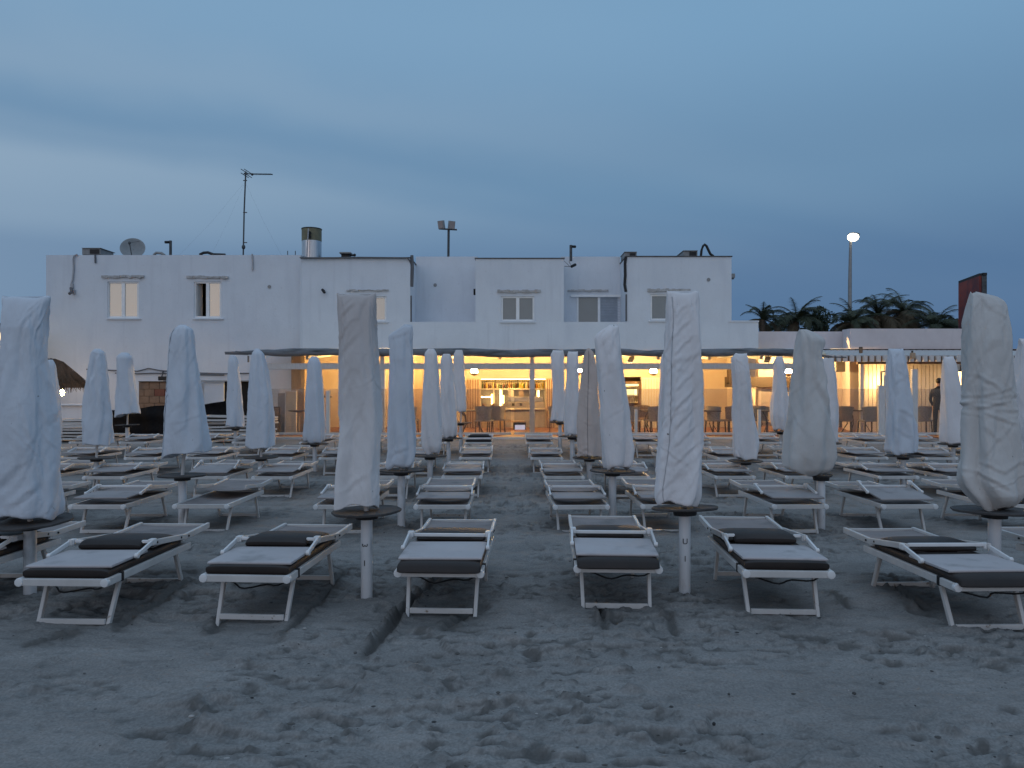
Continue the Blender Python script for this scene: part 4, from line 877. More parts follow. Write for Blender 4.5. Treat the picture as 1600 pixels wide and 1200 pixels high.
# folding slatted shutters
def shutter(x0, y0, x1, y1, D, n, m, label):
    p = P((x0 + x1) / 2, y1, D); o = root_at('folding_shutter', p, label, 'shutter', 'folding shutters of the bar')
    f = MB(); f.pbox(x0, y0, x0 + 1.6, y1, D, .05); f.pbox(x1 - 1.6, y0, x1, y1, D, .05); f.pbox(x0 + 1.6, y0, x1 - 1.6, y0 + 2, D, .05); f.pbox(x0 + 1.6, y1 - 2, x1 - 1.6, y1, D, .05); f.pbox(x0 + 1.6, (y0 + y1) / 2 - 1, x1 - 1.6, (y0 + y1) / 2 + 1, D, .05)
    W(f, 'frame', 'whitewood' if m == 'whitewood' else 'woodpale', o)
    g = MB(); w_ = (x1 - x0 - 3.2) / n
    for k in range(n): g.pbox(x0 + 1.6 + k * w_ + .25 * w_, y0 + 2, x0 + 1.6 + (k + 1) * w_ - .1 * w_, y1 - 2, D + .015, .025)
    W(g, 'slats', m, o)
shutter(727, 591, 750, 690, 26.6, 5, 'wood', 'brown slatted folding shutter left of the bar opening')
shutter(852, 591, 868, 690, 26.6, 4, 'wood', 'brown slatted folding shutter right of the bar opening')
shutter(1003, 590, 1032, 690, 26.6, 6, 'whitewood', 'white slatted folding shutter beside the drinks cooler')

# ------------------------------------------------------------------ the bar
bc = root_at('bar_counter', (PX(790, 26.9), 26.9, .155), 'pale wooden bar counter under the bottle shelf', 'counter')
g = MB(); g.pbox(752, 640, 790, 692, 27.0, .5); W(g, 'front_panel', 'woodpale', bc, bevel=.01)
g = MB(); g.pbox(750, 637.5, 852, 640, 26.9, .75); W(g, 'counter_top', 'board', bc, bevel=.01)
g = MB(); g.pbox(790, 641, 851, 692, 27.05, .5); W(g, 'front_panel', 'greybox', bc, bevel=.01)
mc = root_at('coffee_machine', (PX(820, 27.0), 27.0, PZ(637, 27)), 'boxy grey coffee machine on the bar counter', 'coffee machine')
g = MB(); g.pbox(792, 628, 850, 637.4, 27.0, .5); W(g, 'body', 'greybox', mc, bevel=.03)
g = MB(); g.pbox(794, 620, 848, 628, 27.1, .35); W(g, 'top_tank', 'steel', mc, bevel=.02)
for x in (800, 812):
    g = MB(); g.pbox(x, 630, x + 4, 634, 26.95, .05); W(g, 'spout', 'darkplastic', mc)
for (x, w_, m, lab) in ((793.5, 9, 'board', 'pale box standing on the coffee machine'), (811, 7.5, 'woodpale', 'smaller wooden box standing on the coffee machine')):
    o = root_at('box', P(x + w_ / 2, 620, 27.2), lab, 'box'); g = MB(); g.pbox(x, 620 - w_ * 1.25, x + w_, 619.9, 27.15, .2); W(g, 'carton', m, o, bevel=.01)
    g = MB(); g.pbox(x - .2, 620 - w_ * 1.25 - .8, x + w_ + .2, 620 - w_ * 1.25 - .02, 27.13, .24); W(g, 'lid', m, o)
sh = root_at('bottle_shelf', (PX(800, 28.4), 28.4, .2), 'lit back bar shelf unit holding a line of bottles', 'shelf')
g = MB(); g.pbox(748, 607, 856, 609, 28.3, .45); W(g, 'shelf_board', 'board', sh)
g = MB(); g.pbox(748, 588.5, 856, 592, 28.2, .5); W(g, 'top_board', 'brown', sh)
g = MB(); g.pbox(748, 592, 856, 607, 28.9, .03); W(g, 'back_panel', 'cream', sh)
g = MB(); g.pbox(748, 609.2, 856, 660, 28.85, .03); W(g, 'back_panel', 'greybox', sh)
for x in (750, 771.5, 784.5, 839, 853):
    g = MB(); g.pbox(x - 1.2, 609.1, x + 1.2, 640, 28.4, .3); W(g, 'divider', 'board', sh)
for (x, y0, y1) in ((768.6, 616, 632), (782, 608.8, 634), (786.5, 618, 630), (841.5, 610, 627)):
    g = MB(); g.pbox(x - .9, y0, x + .9, y1, 28.35, .02); W(g, 'light_strip', 'strip', sh)
g = MB(); g.pbox(752, 619.5, 768, 621, 28.4, .02); W(g, 'light_strip', 'strip', sh)
g = MB(); g.pbox(752, 592.2, 852, 593, 28.3, .02); W(g, 'light_strip', 'strip', sh)
rb = random.Random(9)
bcol = [(.07, .03, .012), (.05, .09, .02), (.35, .14, .02), (.10, .03, .02), (.45, .30, .05), (.015, .02, .012), (.5, .38, .22)]
names_ = ['dark', 'green', 'amber', 'brown', 'golden', 'black', 'pale']
for k in range(30):
    x = 754 + k * 3.27 + rb.uniform(-.5, .5); h_ = rb.uniform(8, 13) * 28.5 / F; ci = rb.randrange(7); r_ = rb.uniform(.026, .04)
    o = root_at('bottle', P(x, 607 - .05, 28.5), 'liquor bottle standing in line on the lit bar shelf', 'bottle', 'bottles on the back bar shelf'); p = o.location
    g = MB(); g.lathe([(r_ * .9, .002), (r_, .01), (r_, h_ * .6), (r_ * .75, h_ * .68), (r_ * .34, h_ * .75), (r_ * .34, h_ * .97)], p, 10)
    W(g, 'glass_body', mat('bottle_' + names_[ci], bcol[ci], rough=.15, scale=4), o, smooth=True)
    g = MB(); g.lathe([(r_ * .4, h_ * .97), (r_ * .4, h_ * 1.05)], p, 8); W(g, 'cap', 'darkplastic', o)
for (x, y0, w_, lab) in ((756, 631, 6, 'small dark jug on the bar counter'), (771, 632, 5, 'small cup stack on the bar counter')):
    o = root_at('jug', P(x, 637.5, 27.05), lab, 'jug'); g = MB(); g.lathe([(.06, 0), (.075, .05), (.06, .13), (.065, .16)], o.location, 12); W(g, 'body', 'wood', o, smooth=True)
    g = MB(); q = o.location; g.tube([q + Vector((.06, 0, .13)), q + Vector((.11, 0, .11)), q + Vector((.10, 0, .05)), q + Vector((.065, 0, .04))], .009, 6); W(g, 'handle', 'wood', o)
# display with lit screen, tall carton by the counter
o = root_at('bar_display', P(812, 690, 25.6), 'dark display box with pale lit screen before the counter', 'display')
g = MB(); g.pbox(802, 660, 822, 676, 25.6, .3); W(g, 'housing', 'black', o, bevel=.02)
g = MB(); g.pbox(804.5, 664, 820.5, 671.5, 25.58, .02); W(g, 'screen', 'screen', o)
g = MB(); g.pbox(791, 658, 820, 660, 25.55, .4); W(g, 'shelf_top', 'woodpale', o); g = MB(); g.pbox(800, 676.2, 824, 690, 25.6, .3); W(g, 'stand', 'woodpale', o)
o = root_at('carton', P(782, 690, 25.4), 'tall yellowish carton with narrow neck beside the counter', 'box')
g = MB(); a = P(782, 690, 25.4); g.box(a.x - .09, a.x + .09, 25.4, 25.55, .16, .62); W(g, 'body', mat('cartony', (.55, .36, .14), rough=.6), o, bevel=.015)
g = MB(); g.lathe([(.075, .62), (.035, .88), (.03, .95)], (a.x, 25.47, 0), 10); W(g, 'neck', 'woodpale', o, smooth=True)
# drinks cooler
o = root_at('drinks_cooler', P(985, 690, 27.4), 'lit drinks cooler in the opening beside the white shutter', 'cooler')
g = MB(); g.pbox(972.5, 596, 975, 690, 27.35, .6); g.pbox(998.5, 596, 1001, 690, 27.35, .6); g.pbox(975, 596, 998.5, 599, 27.35, .6); g.pbox(975, 640, 998.5, 690, 27.35, .6); g.pbox(975, 599, 998.5, 640, 27.9, .05); W(g, 'cabinet', 'wood', o)
g = MB(); g.pbox(976, 600, 998, 603, 27.45, .06); W(g, 'light_strip', 'fridgelight', o)
g = MB(); g.pbox(977, 608, 997, 617, 27.8, .03); W(g, 'lit_panel', 'fridgelight', o)
for y in (604, 618, 628):
    g = MB(); g.pbox(975.2, y, 998.3, y + .9, 27.5, .35); W(g, 'shelf', 'board', o)
g = MB()
for k in range(6): p = P(978 + k * 3.4, 628, 27.65); g.lathe([(.035, 0), (.035, .14), (.014, .18), (.014, .22)], p, 8)
W(g, 'cans', mat('cans', (.3, .25, .2), (.1, .08, .06), rough=.3, scale=14), o, smooth=True)

# ------------------------------------------------------------------ veranda furniture
def chair(x, D, rz, m, label, z0=.155):
    o = thing('wicker_chair', (x, D, z0), label, 'chair', 'wicker chairs on the veranda', rz)
    g = MB(); g.box(-.25, .25, -.24, .24, .40, .45); g.build('seat', m, o, bevel=.02)
    g = MB(); vs = []
    for i in range(9):
        a = -1.05 + 2.1 * i / 8; 
        for (zz, rr) in ((.44, .27), (.66, .285), (.88 - .03 * abs(a) ** 2, .33)): vs.append((rr * math.sin(a), .30 * math.cos(a) - .05 + .05 * (zz - .44), zz))
    for i in range(9):
        a = -1.05 + 2.1 * i / 8
        for (zz, rr) in ((.44, .25), (.66, .262), (.88 - .03 * abs(a) ** 2, .307)): vs.append((rr * math.sin(a), .277 * math.cos(a) - .05 + .05 * (zz - .44), zz))
    fs = []
    for i in range(8):
        for j in range(2):
            a = i * 3 + j; fs += [(a, a + 3, a + 4, a + 1), (a + 27, a + 28, a + 31, a + 30)]
        fs.append((i * 3 + 2, i * 3 + 5, i * 3 + 32, i * 3 + 29)); fs.append((i * 3, i * 3 + 27, i * 3 + 30, i * 3 + 3))
    fs += [(0, 1, 28, 27), (1, 2, 29, 28), (24, 51, 52, 25), (25, 52, 53, 26)]
    g.add(vs, fs); g.build('backrest', m, o, smooth=True)
    for sx in (-.21, .21):
        for sy in (-.2, .2):
            l = MB(); l.bar((sx, sy, .40), (sx * 1.08, sy * 1.08, 0), .03, .03); l.build('leg', 'brown', o)
    return o
def table(x, D, label, w=.8, z0=.155):
    o = thing('veranda_table', (x, D, z0), label, 'table', 'dark tables on the veranda')
    g = MB(); g.box(-w / 2, w / 2, -w / 2, w / 2, .71, .74); g.build('table_top', 'brown', o, bevel=.008)
    for sx in (-1, 1):
        for sy in (-1, 1):
            l = MB(); l.tube([(sx * w * .44, sy * w * .42, .71), (sx * w * .28, sy * w * .3, .55), (sx * w * .24, sy * w * .26, .3), (sx * w * .42, sy * w * .4, 0)], .018, 6); l.build('leg', 'brown', o)
    return o
CH_ = [(757, 23.0, 2.9, 'wicker', 'grey wicker chair left of the carton under the bar opening'), (775, 23.6, 3.5, 'wicker', 'grey wicker chair touching the tall carton'), (870, 23.4, 3.1, 'wicker', 'grey wicker chair right of the white column'),
       (987, 23.0, 2.8, 'wicker', 'grey wicker chair in front of the drinks cooler'), (1022, 23.2, 3.4, 'wicker', 'grey wicker chair in front of the white shutter'), (1005, 24.4, 0.2, 'wickerbrown', 'brown wicker chair between two grey ones before the cooler'),
       (1118, 23.1, 2.3, 'wicker', 'grey wicker chair beside the arched table'), (1139, 23.4, 3.6, 'wickerbrown', 'brown wicker chair turned by the plain lit wall'), (1187, 23.3, 2.9, 'wicker', 'grey wicker chair before the reversed lettering'), (1225, 23.5, 3.3, 'wickerbrown', 'brown wicker chair under the lit board'),
       (1318, 23.0, 2.8, 'wickerbrown', 'brown wicker chair at the foot of the slatted screen'), (1357, 22.9, 3.2, 'wicker', 'tall backed grey chair before the slatted screen'), (640, 23.3, 3.0, 'wicker', 'grey wicker chair behind the slim third row cover'), (543, 23.4, 3.3, 'wicker', 'grey wicker chair beside the white post'), (1440, 23.1, 3.0, 'wicker', 'grey chair beside the standing figure')]
for (x, D, rz, m, lab) in CH_: chair(PX(x, D), D, rz, m, lab)
for (x, D, lab) in ((1102, 23.2, 'dark table with curved legs left of the plain lit wall'), (1204, 23.0, 'dark table with curved legs before the lit board'), (738, 23.4, 'dark table before the brown shutter'), (1338, 23.6, 'dark table before the slatted screen'), (560, 24.0, 'dark table behind the tall flat topped cover'), (1000, 23.6, 'dark table between the chairs by the cooler')): table(PX(x, D), D, lab)
# round bistro table and folded boards at the left end of the veranda
o = thing('bistro_table', (PX(467, 23), 23, .155), 'round dark bistro table on thin pale stem', 'table')
g = MB(); g.lathe([(.05, .68), (.31, .72), (.31, .745), (.05, .75)], n=20); g.build('table_top', 'brown', o, smooth=True); g = MB(); g.tube([(0, 0, .02), (0, 0, .69)], .03, 10); g.build('stem', 'woodpale', o); g = MB(); g.lathe([(.22, 0), (.2, .02), (.04, .04)], n=16); g.build('foot', 'brown', o)
def board(name, x0, y0, x1, y1, D, m, label, cat, lean=.1, fm='whitewood'):
    p = P((x0 + x1) / 2, y1, D); o = root_at(name, p, label, cat)
    g = MB(); g.pbox(x0, y0, x1, y1, D, .06); W(g, 'panel', m, o, bevel=.008)
    g = MB(); g.pbox(x0 - .5, y0 - .6, x0 + 1, y1, D - .012, .085); g.pbox(x1 - 1, y0 - .6, x1 + .5, y1, D - .012, .085); g.pbox(x0 + 1, y0 - .6, x1 - 1, y0 + .8, D - .012, .085); W(g, 'edge_frame', fm, o)
    o.rotation_euler.x = -lean * .3
    return o
board('upright_cupboard', 445, 611, 462, 690, 23.9, 'cream', 'pale upright cupboard panel behind the bistro table', 'panel')
board('display_board', 460, 606, 474, 690, 24.4, 'woodpale', 'brown board with cut handle slot leaning by the pillar', 'board', fm='woodpale')
board('dark_panel', 434, 615, 444, 690, 24.6, 'greybox', 'narrow grey panel at the left end of the veranda', 'panel', fm='greybox')
board('wooden_screen', 424, 636, 436, 690, 24.2, 'wood', 'low brown wooden screen at the left end of the veranda', 'screen', fm='brown')

# ------------------------------------------------------------------ glass windbreak
WB = root_at('glass_windbreak', (PX(830, 21.5), 21.5, 0), 'low glass windbreak on white rail along the veranda edge', 'windbreak')
Dg = 21.5; posts = [415, 512, 608, 705, 801, 898, 994, 1091, 1187, 1284, 1378, 1430, 1500, 1590]
for i in range(len(posts) - 1):
    a, b = posts[i], posts[i + 1]
    g = MB(); g.pbox(a + 2.6, 607.5, b - 2.6, 675.6, Dg, .014); W(g, 'glass_pane', 'windbreak', WB)
    g = MB(); g.pbox(a + 2.4, 675.8, b - 2.4, 679.2, Dg - .02, .05); W(g, 'rail', 'whitepaint', WB, bevel=.005)
for x in posts:
    tall = x in (512, 1378, 1430)
    if x == 801: continue
    g = MB(); y0 = {512: 610, 1378: 602, 1430: 577}.get(x, 640); wd = {512: 3, 1378: 5, 1430: 4.5}.get(x, 2.2)
    g.pbox(x - wd, y0, x + wd, 690, Dg - .03, .10); W(g, 'post', 'whitewood', WB, bevel=.008)
    if x in (512,):
        for q in (-1, 1): g = MB(); p = P(x + q * 5, 620, Dg); g.sphere(p, .03, 8); W(g, 'clamp', 'metal', WB, smooth=True)

# ------------------------------------------------------------------ things on the roof and the facade
TOP = PZ(398.5, D1)
o = root_at('aerial_mast', P(381, 398, 27), 'thin tall television aerial mast with long arm pointing right', 'aerial')
g = MB(); g.tube([P(380, 402, 27), P(381.5, 330, 27), P(384, 268, 27)], .028, 8); W(g, 'mast', 'metal', o, smooth=True)
g = MB(); g.tube([P(381, 271.5, 27), P(426, 272.5, 27)], .02, 6)
for k in range(15):
    c = P(396 + k * 2.0, 272.2, 27); g.tube([c + Vector((0, -.10, .0)), c + Vector((0, .10, .0))], .008, 4)
W(g, 'arm', 'metal', o)
g = MB()
for (dx, dz) in ((-2.5, 3), (-2.5, -3), (2.5, 3), (2.5, -3)): c = P(385 + dx, 271 + dz, 27); g.tube([c + Vector((-.03, -.3, 0)), c + Vector((.03, .3, 0))], .014, 5)
c = P(394, 272.5, 27); g.sphere(c, .05, 8); c = P(380.5, 386, 27); g.sphere(c, .07, 8, (1, 1, 1.3)); W(g, 'reflector', 'metal', o)
g = MB()
for y in (282, 332, 379): c = P(383, y, 27); g.bar(c + Vector((-.07, 0, 0)), c + Vector((.07, 0, 0)), .03, .03)
W(g, 'clamp', 'metal', o)
for i, (ax, ay) in enumerate(((280, 376), (330, 392), (440, 396))):
    g = MB(); a = P(383, 284, 27); b = P(ax, 399, 27.5); g.tube([a, a.lerp(b, .5) + Vector((0, 0, -.1)), b], .0013, 4); W(g, 'guy_wire', 'cablegrey', o)
o = root_at('satellite_dish', P(207, 396, 26.6), 'round grey satellite dish on the roof edge', 'satellite dish')
g = MB(); c = P(207.5, 388, 26.6); n = 26; rings = []
nrm = Vector((.22, -.93, .28)).normalized(); ua = nrm.cross(Vector((0, 0, 1))).normalized(); ub = ua.cross(nrm)
for (rr, dd) in ((.02, -.09), (.14, -.075), (.28, -.04), (.41, .03), (.425, .03), (.42, .01), (.28, -.06), (.02, -.11)): rings.append([c + nrm * dd + (ua * math.cos(2 * math.pi * k / n) + ub * math.sin(2 * math.pi * k / n) * .92) * rr for k in range(n)])
g.loft(rings); W(g, 'reflector', 'dish', o, smooth=True)
g = MB(); e = c + nrm * .45 + ub * -.02; g.tube([c + ub * -.36, e], .014, 6); g.tube([c + ua * -.2 + ub * .3, e], .008, 5); g.sphere(e, .045, 8, (1, 1, 1.4)); W(g, 'feed_arm', 'metal', o)
g = MB(); g.tube([c - nrm * .1, c - nrm * .25 + Vector((0, 0, -.2)), Vector((c.x, c.y + .25, TOP - .3))], .03, 8); W(g, 'mount', 'metal', o)
def ac_unit(x0, y0, x1, y1, D, label, cat='air conditioner'):
    o = root_at('rooftop_unit', P((x0 + x1) / 2, y1, D), label, cat)
    g = MB(); g.pbox(x0, y0, x1, y1, D, .9); W(g, 'casing', 'acgrey', o, bevel=.02)
    c = P((x0 + x1) / 2, (y0 + y1) / 2, D); g = MB()
    g.pbox(x0 + (x1 - x0) * .42, y0 + 1.6, x1 - 2, y1 - 1.5, D - .012, .02); W(g, 'grille', 'darkplastic', o)
    g = MB(); g.pbox(x0 - .6, y0 - 1.0, x1 + .6, y0 - .02, D - .05, 1.0); W(g, 'lid', 'acgrey', o, bevel=.01)
    g = MB(); g.pbox(x0 + 2, y1 + .02, x0 + 4, y1 + 4, D + .1, .5); g.pbox(x1 - 4, y1 + .02, x1 - 2, y1 + 4, D + .1, .5); W(g, 'stand', 'metal', o)
ac_unit(128, 388, 157, 398, 27.2, 'dark grey air conditioning unit at the left roof corner')
ac_unit(976, 394, 995, 402, 26.5, 'pale box unit on the roof above the louvred door')
ac_unit(1068, 392, 1090, 401.5, 26.5, 'pale box unit on the roof next to the curved black hose')
o = root_at('roof_fan', P(542, 402, 26.5), 'low dark roof fan right of the chimney', 'fan')
g = MB(); g.pbox(530, 393.5, 548, 396, 26.4, .6); W(g, 'cap', 'acgrey', o, bevel=.02); g = MB(); g.pbox(533, 396.05, 545, 402, 26.5, .4); W(g, 'body', 'darkplastic', o, bevel=.02); g = MB(); p = P(554, 398.5, 26.5); g.sphere(p, .055, 8); g.tube([p, P(546, 399, 26.5)], .02, 6); W(g, 'motor', 'darkplastic', o)
o = root_at('chimney', P(487, 402, 26.3), 'short round metal chimney with khaki upper band', 'chimney')
c = P(487, 404, 26.3); r_ = 15 * 26.3 / F; h1 = (404 - 377.5) * 26.3 / F; h2 = (404 - 359) * 26.3 / F
g = MB(); g.lathe([(r_, -.2), (r_, h1)], c, 28); W(g, 'flue', 'steel', o, smooth=True)
g = MB(); g.lathe([(r_ * 1.015, h1 + .002), (r_ * 1.015, h2)], c, 28); W(g, 'upper_band', 'khaki', o, smooth=True)
g = MB(); g.lathe([(r_ * 1.05, h2 + .002), (r_ * 1.05, h2 + .03), (r_ * .3, h2 + .08)], c, 28); W(g, 'cap', 'darkplastic', o, smooth=True)
g = MB(); g.tube([P(482, 357, 25.8), P(480.5, 380, 25.8), P(479.5, 402, 25.8)], .022, 6); W(g, 'cable', 'cablewhite', o)
g = MB()
for y in (364, 370): g.tube([P(482.5, y, 25.95), P(484, y, 25.85)], .06, 8)
W(g, 'bracket', 'darkplastic', o)
o = root_at('floodlight_mast', P(701, 402, 27.5), 'roof mast carrying two floodlights on a crossbar', 'floodlight')
g = MB(); g.tube([P(700.5, 410, 27.5), P(701, 358, 27.5)], .045, 8); W(g, 'mast', 'metal', o); g = MB(); g.bar(P(686, 357.5, 27.5), P(714, 359, 27.5), .05, .05); W(g, 'crossbar', 'metal', o)
for (x, y, rz) in ((691, 351, -.5), (704.5, 351.5, .5)):
    c = P(x, y, 27.4); g = MB(); d = Vector((math.sin(rz), -math.cos(rz), -.25)).normalized(); g.bar(c, c + d * .12, .24, .30); W(g, 'lamp_head', 'acgrey', o, bevel=.015); g = MB(); g.bar(c + d * .122, c + d * .13, .19, .25); W(g, 'lens', mat('lens', (.4, .34, .32), rough=.2), o); g = MB(); g.bar(P(x, y + 3, 27.45), P(x, y + 7, 27.5), .04, .04); W(g, 'yoke', 'metal', o)
for i, (x, y0, y1, D, s, lab) in enumerate(((266.5, 374, 398, 26.6, -1, 'black camera post on the roof right of the satellite dish'), (892, 381, 402, 26.6, 1, 'black camera post on the roof above the terrace door'))):
    o = root_at('camera_post', P(x, y1, D), lab, 'security camera')
    g = MB(); g.tube([P(x, y1 + 6, D), P(x, y0 + 2, D)], .05, 8); W(g, 'post', 'metal', o); g = MB(); c = P(x + s * 3.5, y0 + 4, D); g.tube([c + Vector((0, .04, 0)), c + Vector((s * .06, -.1, -.03))], .05, 10); W(g, 'camera_body', 'darkplastic', o, smooth=True); g = MB(); g.bar(P(x, y0 + 3, D), P(x + s * 3.5, y0 + 3, D), .03, .03); W(g, 'bracket', 'metal', o)
o = root_at('corner_camera', P(885, 415, D0), 'white bracket with dark camera on the corner beside the terrace recess', 'security camera')
g = MB(); g.tube([P(882, 416, D0 + .4), P(893, 417, D0 + .3), P(889, 408, D0 + .3)], .02, 6); g.tube([P(882, 408, D0 + .4), P(890, 416, D0 + .3)], .015, 6); W(g, 'bracket', 'cablewhite', o); g = MB(); g.tube([P(893, 416.5, D0 + .3), P(899, 413.5, D0 + .1)], .05, 10); W(g, 'camera_body', 'darkplastic', o, smooth=True)
o = root_at('black_hose', P(1104, 400, 26.3), 'black hose arching up from the roof', 'hose')
g = MB(); pts = [P(1095, 402, 26.3), P(1096, 392, 26.3), P(1098.5, 384.5, 26.3), P(1101, 382, 26.3), P(1104, 384.5, 26.3), P(1107, 391, 26.3), P(1110, 397, 26.3), P(1115, 400.5, 26.3)]; g.tube(pts, .045, 10); W(g, 'pipe', 'darkplastic', o, smooth=True)
o = root_at('roof_pipe', P(330, 397, 26.4), 'black flexible pipe lying along the roof edge', 'pipe')
g = MB(); g.tube([P(312, 398, 26.4), P(318, 395, 26.4), P(325, 394.5, 26.4), P(333, 397.5, 26.4), P(352, 398.2, 26.4)], .05, 8); W(g, 'pipe', 'darkplastic', o, smooth=True)
g = MB(); g.tube([P(240, 399, 26.4), P(244, 395, 26.4), P(252, 395.5, 26.4), P(257, 399, 26.4)], .05, 8); W(g, 'pipe_end', 'acgrey', o, smooth=True)
o = root_at('roof_rods', P(455, 398, 27), 'two short thin rods standing on the roof left of the chimney', 'rods')
for x in (449.5, 461.5): g = MB(); g.tube([P(x, 404, 27), P(x, 392, 27)], .015, 6); W(g, 'rod', 'metal', o)
o = root_at('wall_lamp', P(1145, 432, D0), 'small grey lamp on the right end wall', 'lamp')
g = MB(); g.pbox(1143.3, 427, 1149, 434, D0 + .5, .2); W(g, 'housing', 'acgrey', o, bevel=.03); g = MB(); g.pbox(1144, 434.1, 1147, 436, D0 + .55, .1); W(g, 'bracket', 'metal', o)
o = root_at('wall_lamp', P(507, 456, D0), 'tiny black lamp on the wall below the chimney', 'lamp')
p = P(507, 456, D0); g = MB(); g.bar(p + Vector((-.06, -.08, .08)), p + Vector((.05, -.16, -.06)), .07, .07); W(g, 'housing', 'darkplastic', o, bevel=.015); g = MB(); g.bar(p + Vector((0, -.08, .05)), p + Vector((0, .01, .05)), .03, .03); W(g, 'bracket', 'metal', o)
o = root_at('facade_camera', P(112, 455, D1), 'white camera box hanging below a cable at the left end', 'security camera')
g = MB(); g.pbox(109.5, 443, 113.5, 450, D1 - .08, .08); W(g, 'junction_box', 'cablewhite', o, bevel=.01); g = MB(); g.tube([P(111, 450, D1 - .06), P(112, 456, D1 - .16), P(108.5, 459, D1 - .28)], .05, 8); W(g, 'camera_body', 'cablegrey', o, smooth=True); g = MB(); g.pbox(110.5, 452, 116, 459, D1 - .10, .09); W(g, 'bracket', 'cablewhite', o, bevel=.02)
def cable(pts, r, m, label, D=None, smooth=True):
    o = root_at('wall_cable', pts[len(pts) // 2], label, 'cable'); g = MB(); g.tube(pts, r, 6); W(g, 'sheath', m, o, smooth=True)
cable([P(121, 397.5, D1 - .03), P(116, 399.5, D1 - .05), P(114.5, 405, D1 - .04), P(115, 420, D1 - .04), P(113.5, 436, D1 - .04), P(111.5, 443, D1 - .05)], .03, 'cablewhite', 'grey cable running down to the camera at the left end')
cable([P(148.5, 397, D1 - .03), P(149, 411, D1 - .04)], .03, 'cablegrey', 'short cable end hanging below the left air conditioning unit')
cable([P(394, 397, D1 - .03), P(395, 410, D1 - .04), P(394.5, 422, D1 - .04)], .03, 'cablewhite', 'short cable hanging beside the aerial mast')
cable([P(643.5, 399, D0 + .05), P(644.5, 418, D0 + .05), P(643.5, 448, D0 + .05)], .055, 'cablegrey', 'dark drainpipe at the left edge of the first terrace')
cable([P(642, 462, D0 + .05), P(642, 503, D0 + .05)], .035, 'cablegrey', 'lower dark pipe at the left edge of the first terrace')
cable([P(470, 403.8, D0 - .09), P(560, 402.2, D0 - .09), P(636, 403, D0 - .09), P(640, 407, D0 - .04), P(642, 412, D0 + .04)], .028, 'cablegrey', 'cable along the roof edge right of the chimney')
cable([P(978, 401, D0 - .05), P(976.5, 412, D0 - .02), P(977, 430, D0 - .02), P(976, 445, D0 - .02), P(978, 456, D0 - .02)], .05, 'darkplastic', 'tangled black cable at the right edge of the second terrace')
cable([P(978.5, 460, D0 - .02), P(978.5, 502, D0 - .02)], .03, 'cablegrey', 'pipe beside the louvred door')
for i, (pts, lab) in enumerate((([(135, 577), (170, 578.5), (215, 580), (232, 575.5), (250, 579), (300, 582.5), (352, 584), (400, 583)], 'upper loose cable strung along the ground floor wall'), ([(180, 583), (215, 584), (240, 583), (300, 585), (350, 586)], 'lower loose cable strung along the ground floor wall'))):
    cable([P(x, y, D1 - .05) for x, y in pts], .022, 'cablegrey', lab)
g = None
o = root_at('floodlight', P(252, 592, D1), 'black floodlight hanging on the wall above the stone panel', 'floodlight')
g = MB(); g.pbox(246.5, 588, 258.5, 594.5, D1 - .35, .2); W(g, 'lamp_head', 'darkplastic', o, bevel=.03); g = MB(); g.tube([P(253, 588, D1 - .3), P(255, 580, D1 + .02)], .02, 6); W(g, 'arm', 'metal', o)

# ------------------------------------------------------------------ left yard: stone panel, netting, doors
o = root_at('stone_panel', P(238, 690, 23.6), 'panel of tan stone blocks standing behind the dark netting', 'wall')
g = MB(); rr = random.Random(4); y = 597.0; row = 0
sx0, sx1 = 217, 262
bm_ = [mat('block_tan', (.23, .165, .12), (.17, .12, .09), rough=.85, scale=6, bump=.4), mat('block_red', (.20, .085, .06), (.15, .065, .05), rough=.85, scale=6, bump=.4)]
blocks = MB(); red = MB()
while y < 690:
    x = sx0 - (8 if row % 2 else 0)
    while x < sx1:
        a, b = max(x, sx0) + .3, min(x + 16, sx1) - .3
        if b > a + 1: (red if (row == 1 and a > 238) else blocks).pbox(a, y + .3, b, y + 10.7, 23.6 - rr.uniform(.0, .012), .2)
        x += 16
    y += 11; row += 1
W(blocks, 'bricks', bm_[0], o, bevel=.008); W(red, 'bricks', bm_[1], o, bevel=.008)
g = MB(); g.pbox(sx0, 597, sx1, 690, 23.63, .15); W(g, 'mortar', 'brown', o)
g = MB(); g.pbox(sx0 - .6, 595.6, sx1 + .6, 596.9, 23.55, .3); W(g, 'cap', 'brown', o)
NB = root_at('shade_netting', (PX(300, 22.4), 22.4, 0), 'long black shade netting draped over a low fence', 'netting')
top = [(150, 642), (173, 641), (200, 640), (225, 637), (240, 634), (258, 633.5), (290, 634), (318, 632), (335, 629), (352, 627), (358, 624)]
g = MB(); vs = []; nn = 90; rows_n = 14
for i in range(nn + 1):
    x = 150 + (358 - 150) * i / nn; yt = np.interp(x, [t[0] for t in top], [t[1] for t in top]); X = PX(x, 22.4); zt = PZ(yt, 22.4)
    for j in range(rows_n + 1):
        z = .02 + (zt - .02) * j / rows_n; vs.append((X, 22.4 + .05 * math.sin(X * 5 + j * .3) + .03 * math.sin(X * 13 + 2 + j * .15) + .04 * math.sin(j * .9 + X), z))
g.add(vs, [(i * (rows_n + 1) + j, (i + 1) * (rows_n + 1) + j, (i + 1) * (rows_n + 1) + j + 1, i * (rows_n + 1) + j + 1) for i in range(nn) for j in range(rows_n)])
W(g, 'net', 'netting', NB, smooth=True)
for x in (155, 236, 300, 352):
    g = MB(); g.tube([P(x, 690, 22.55), P(x, 634, 22.55)], .025, 8); W(g, 'post', 'metal', NB)
o = root_at('storage_opening', P(355, 690, 25.2), 'white hatch board between dark door openings beside the pergola', 'door')
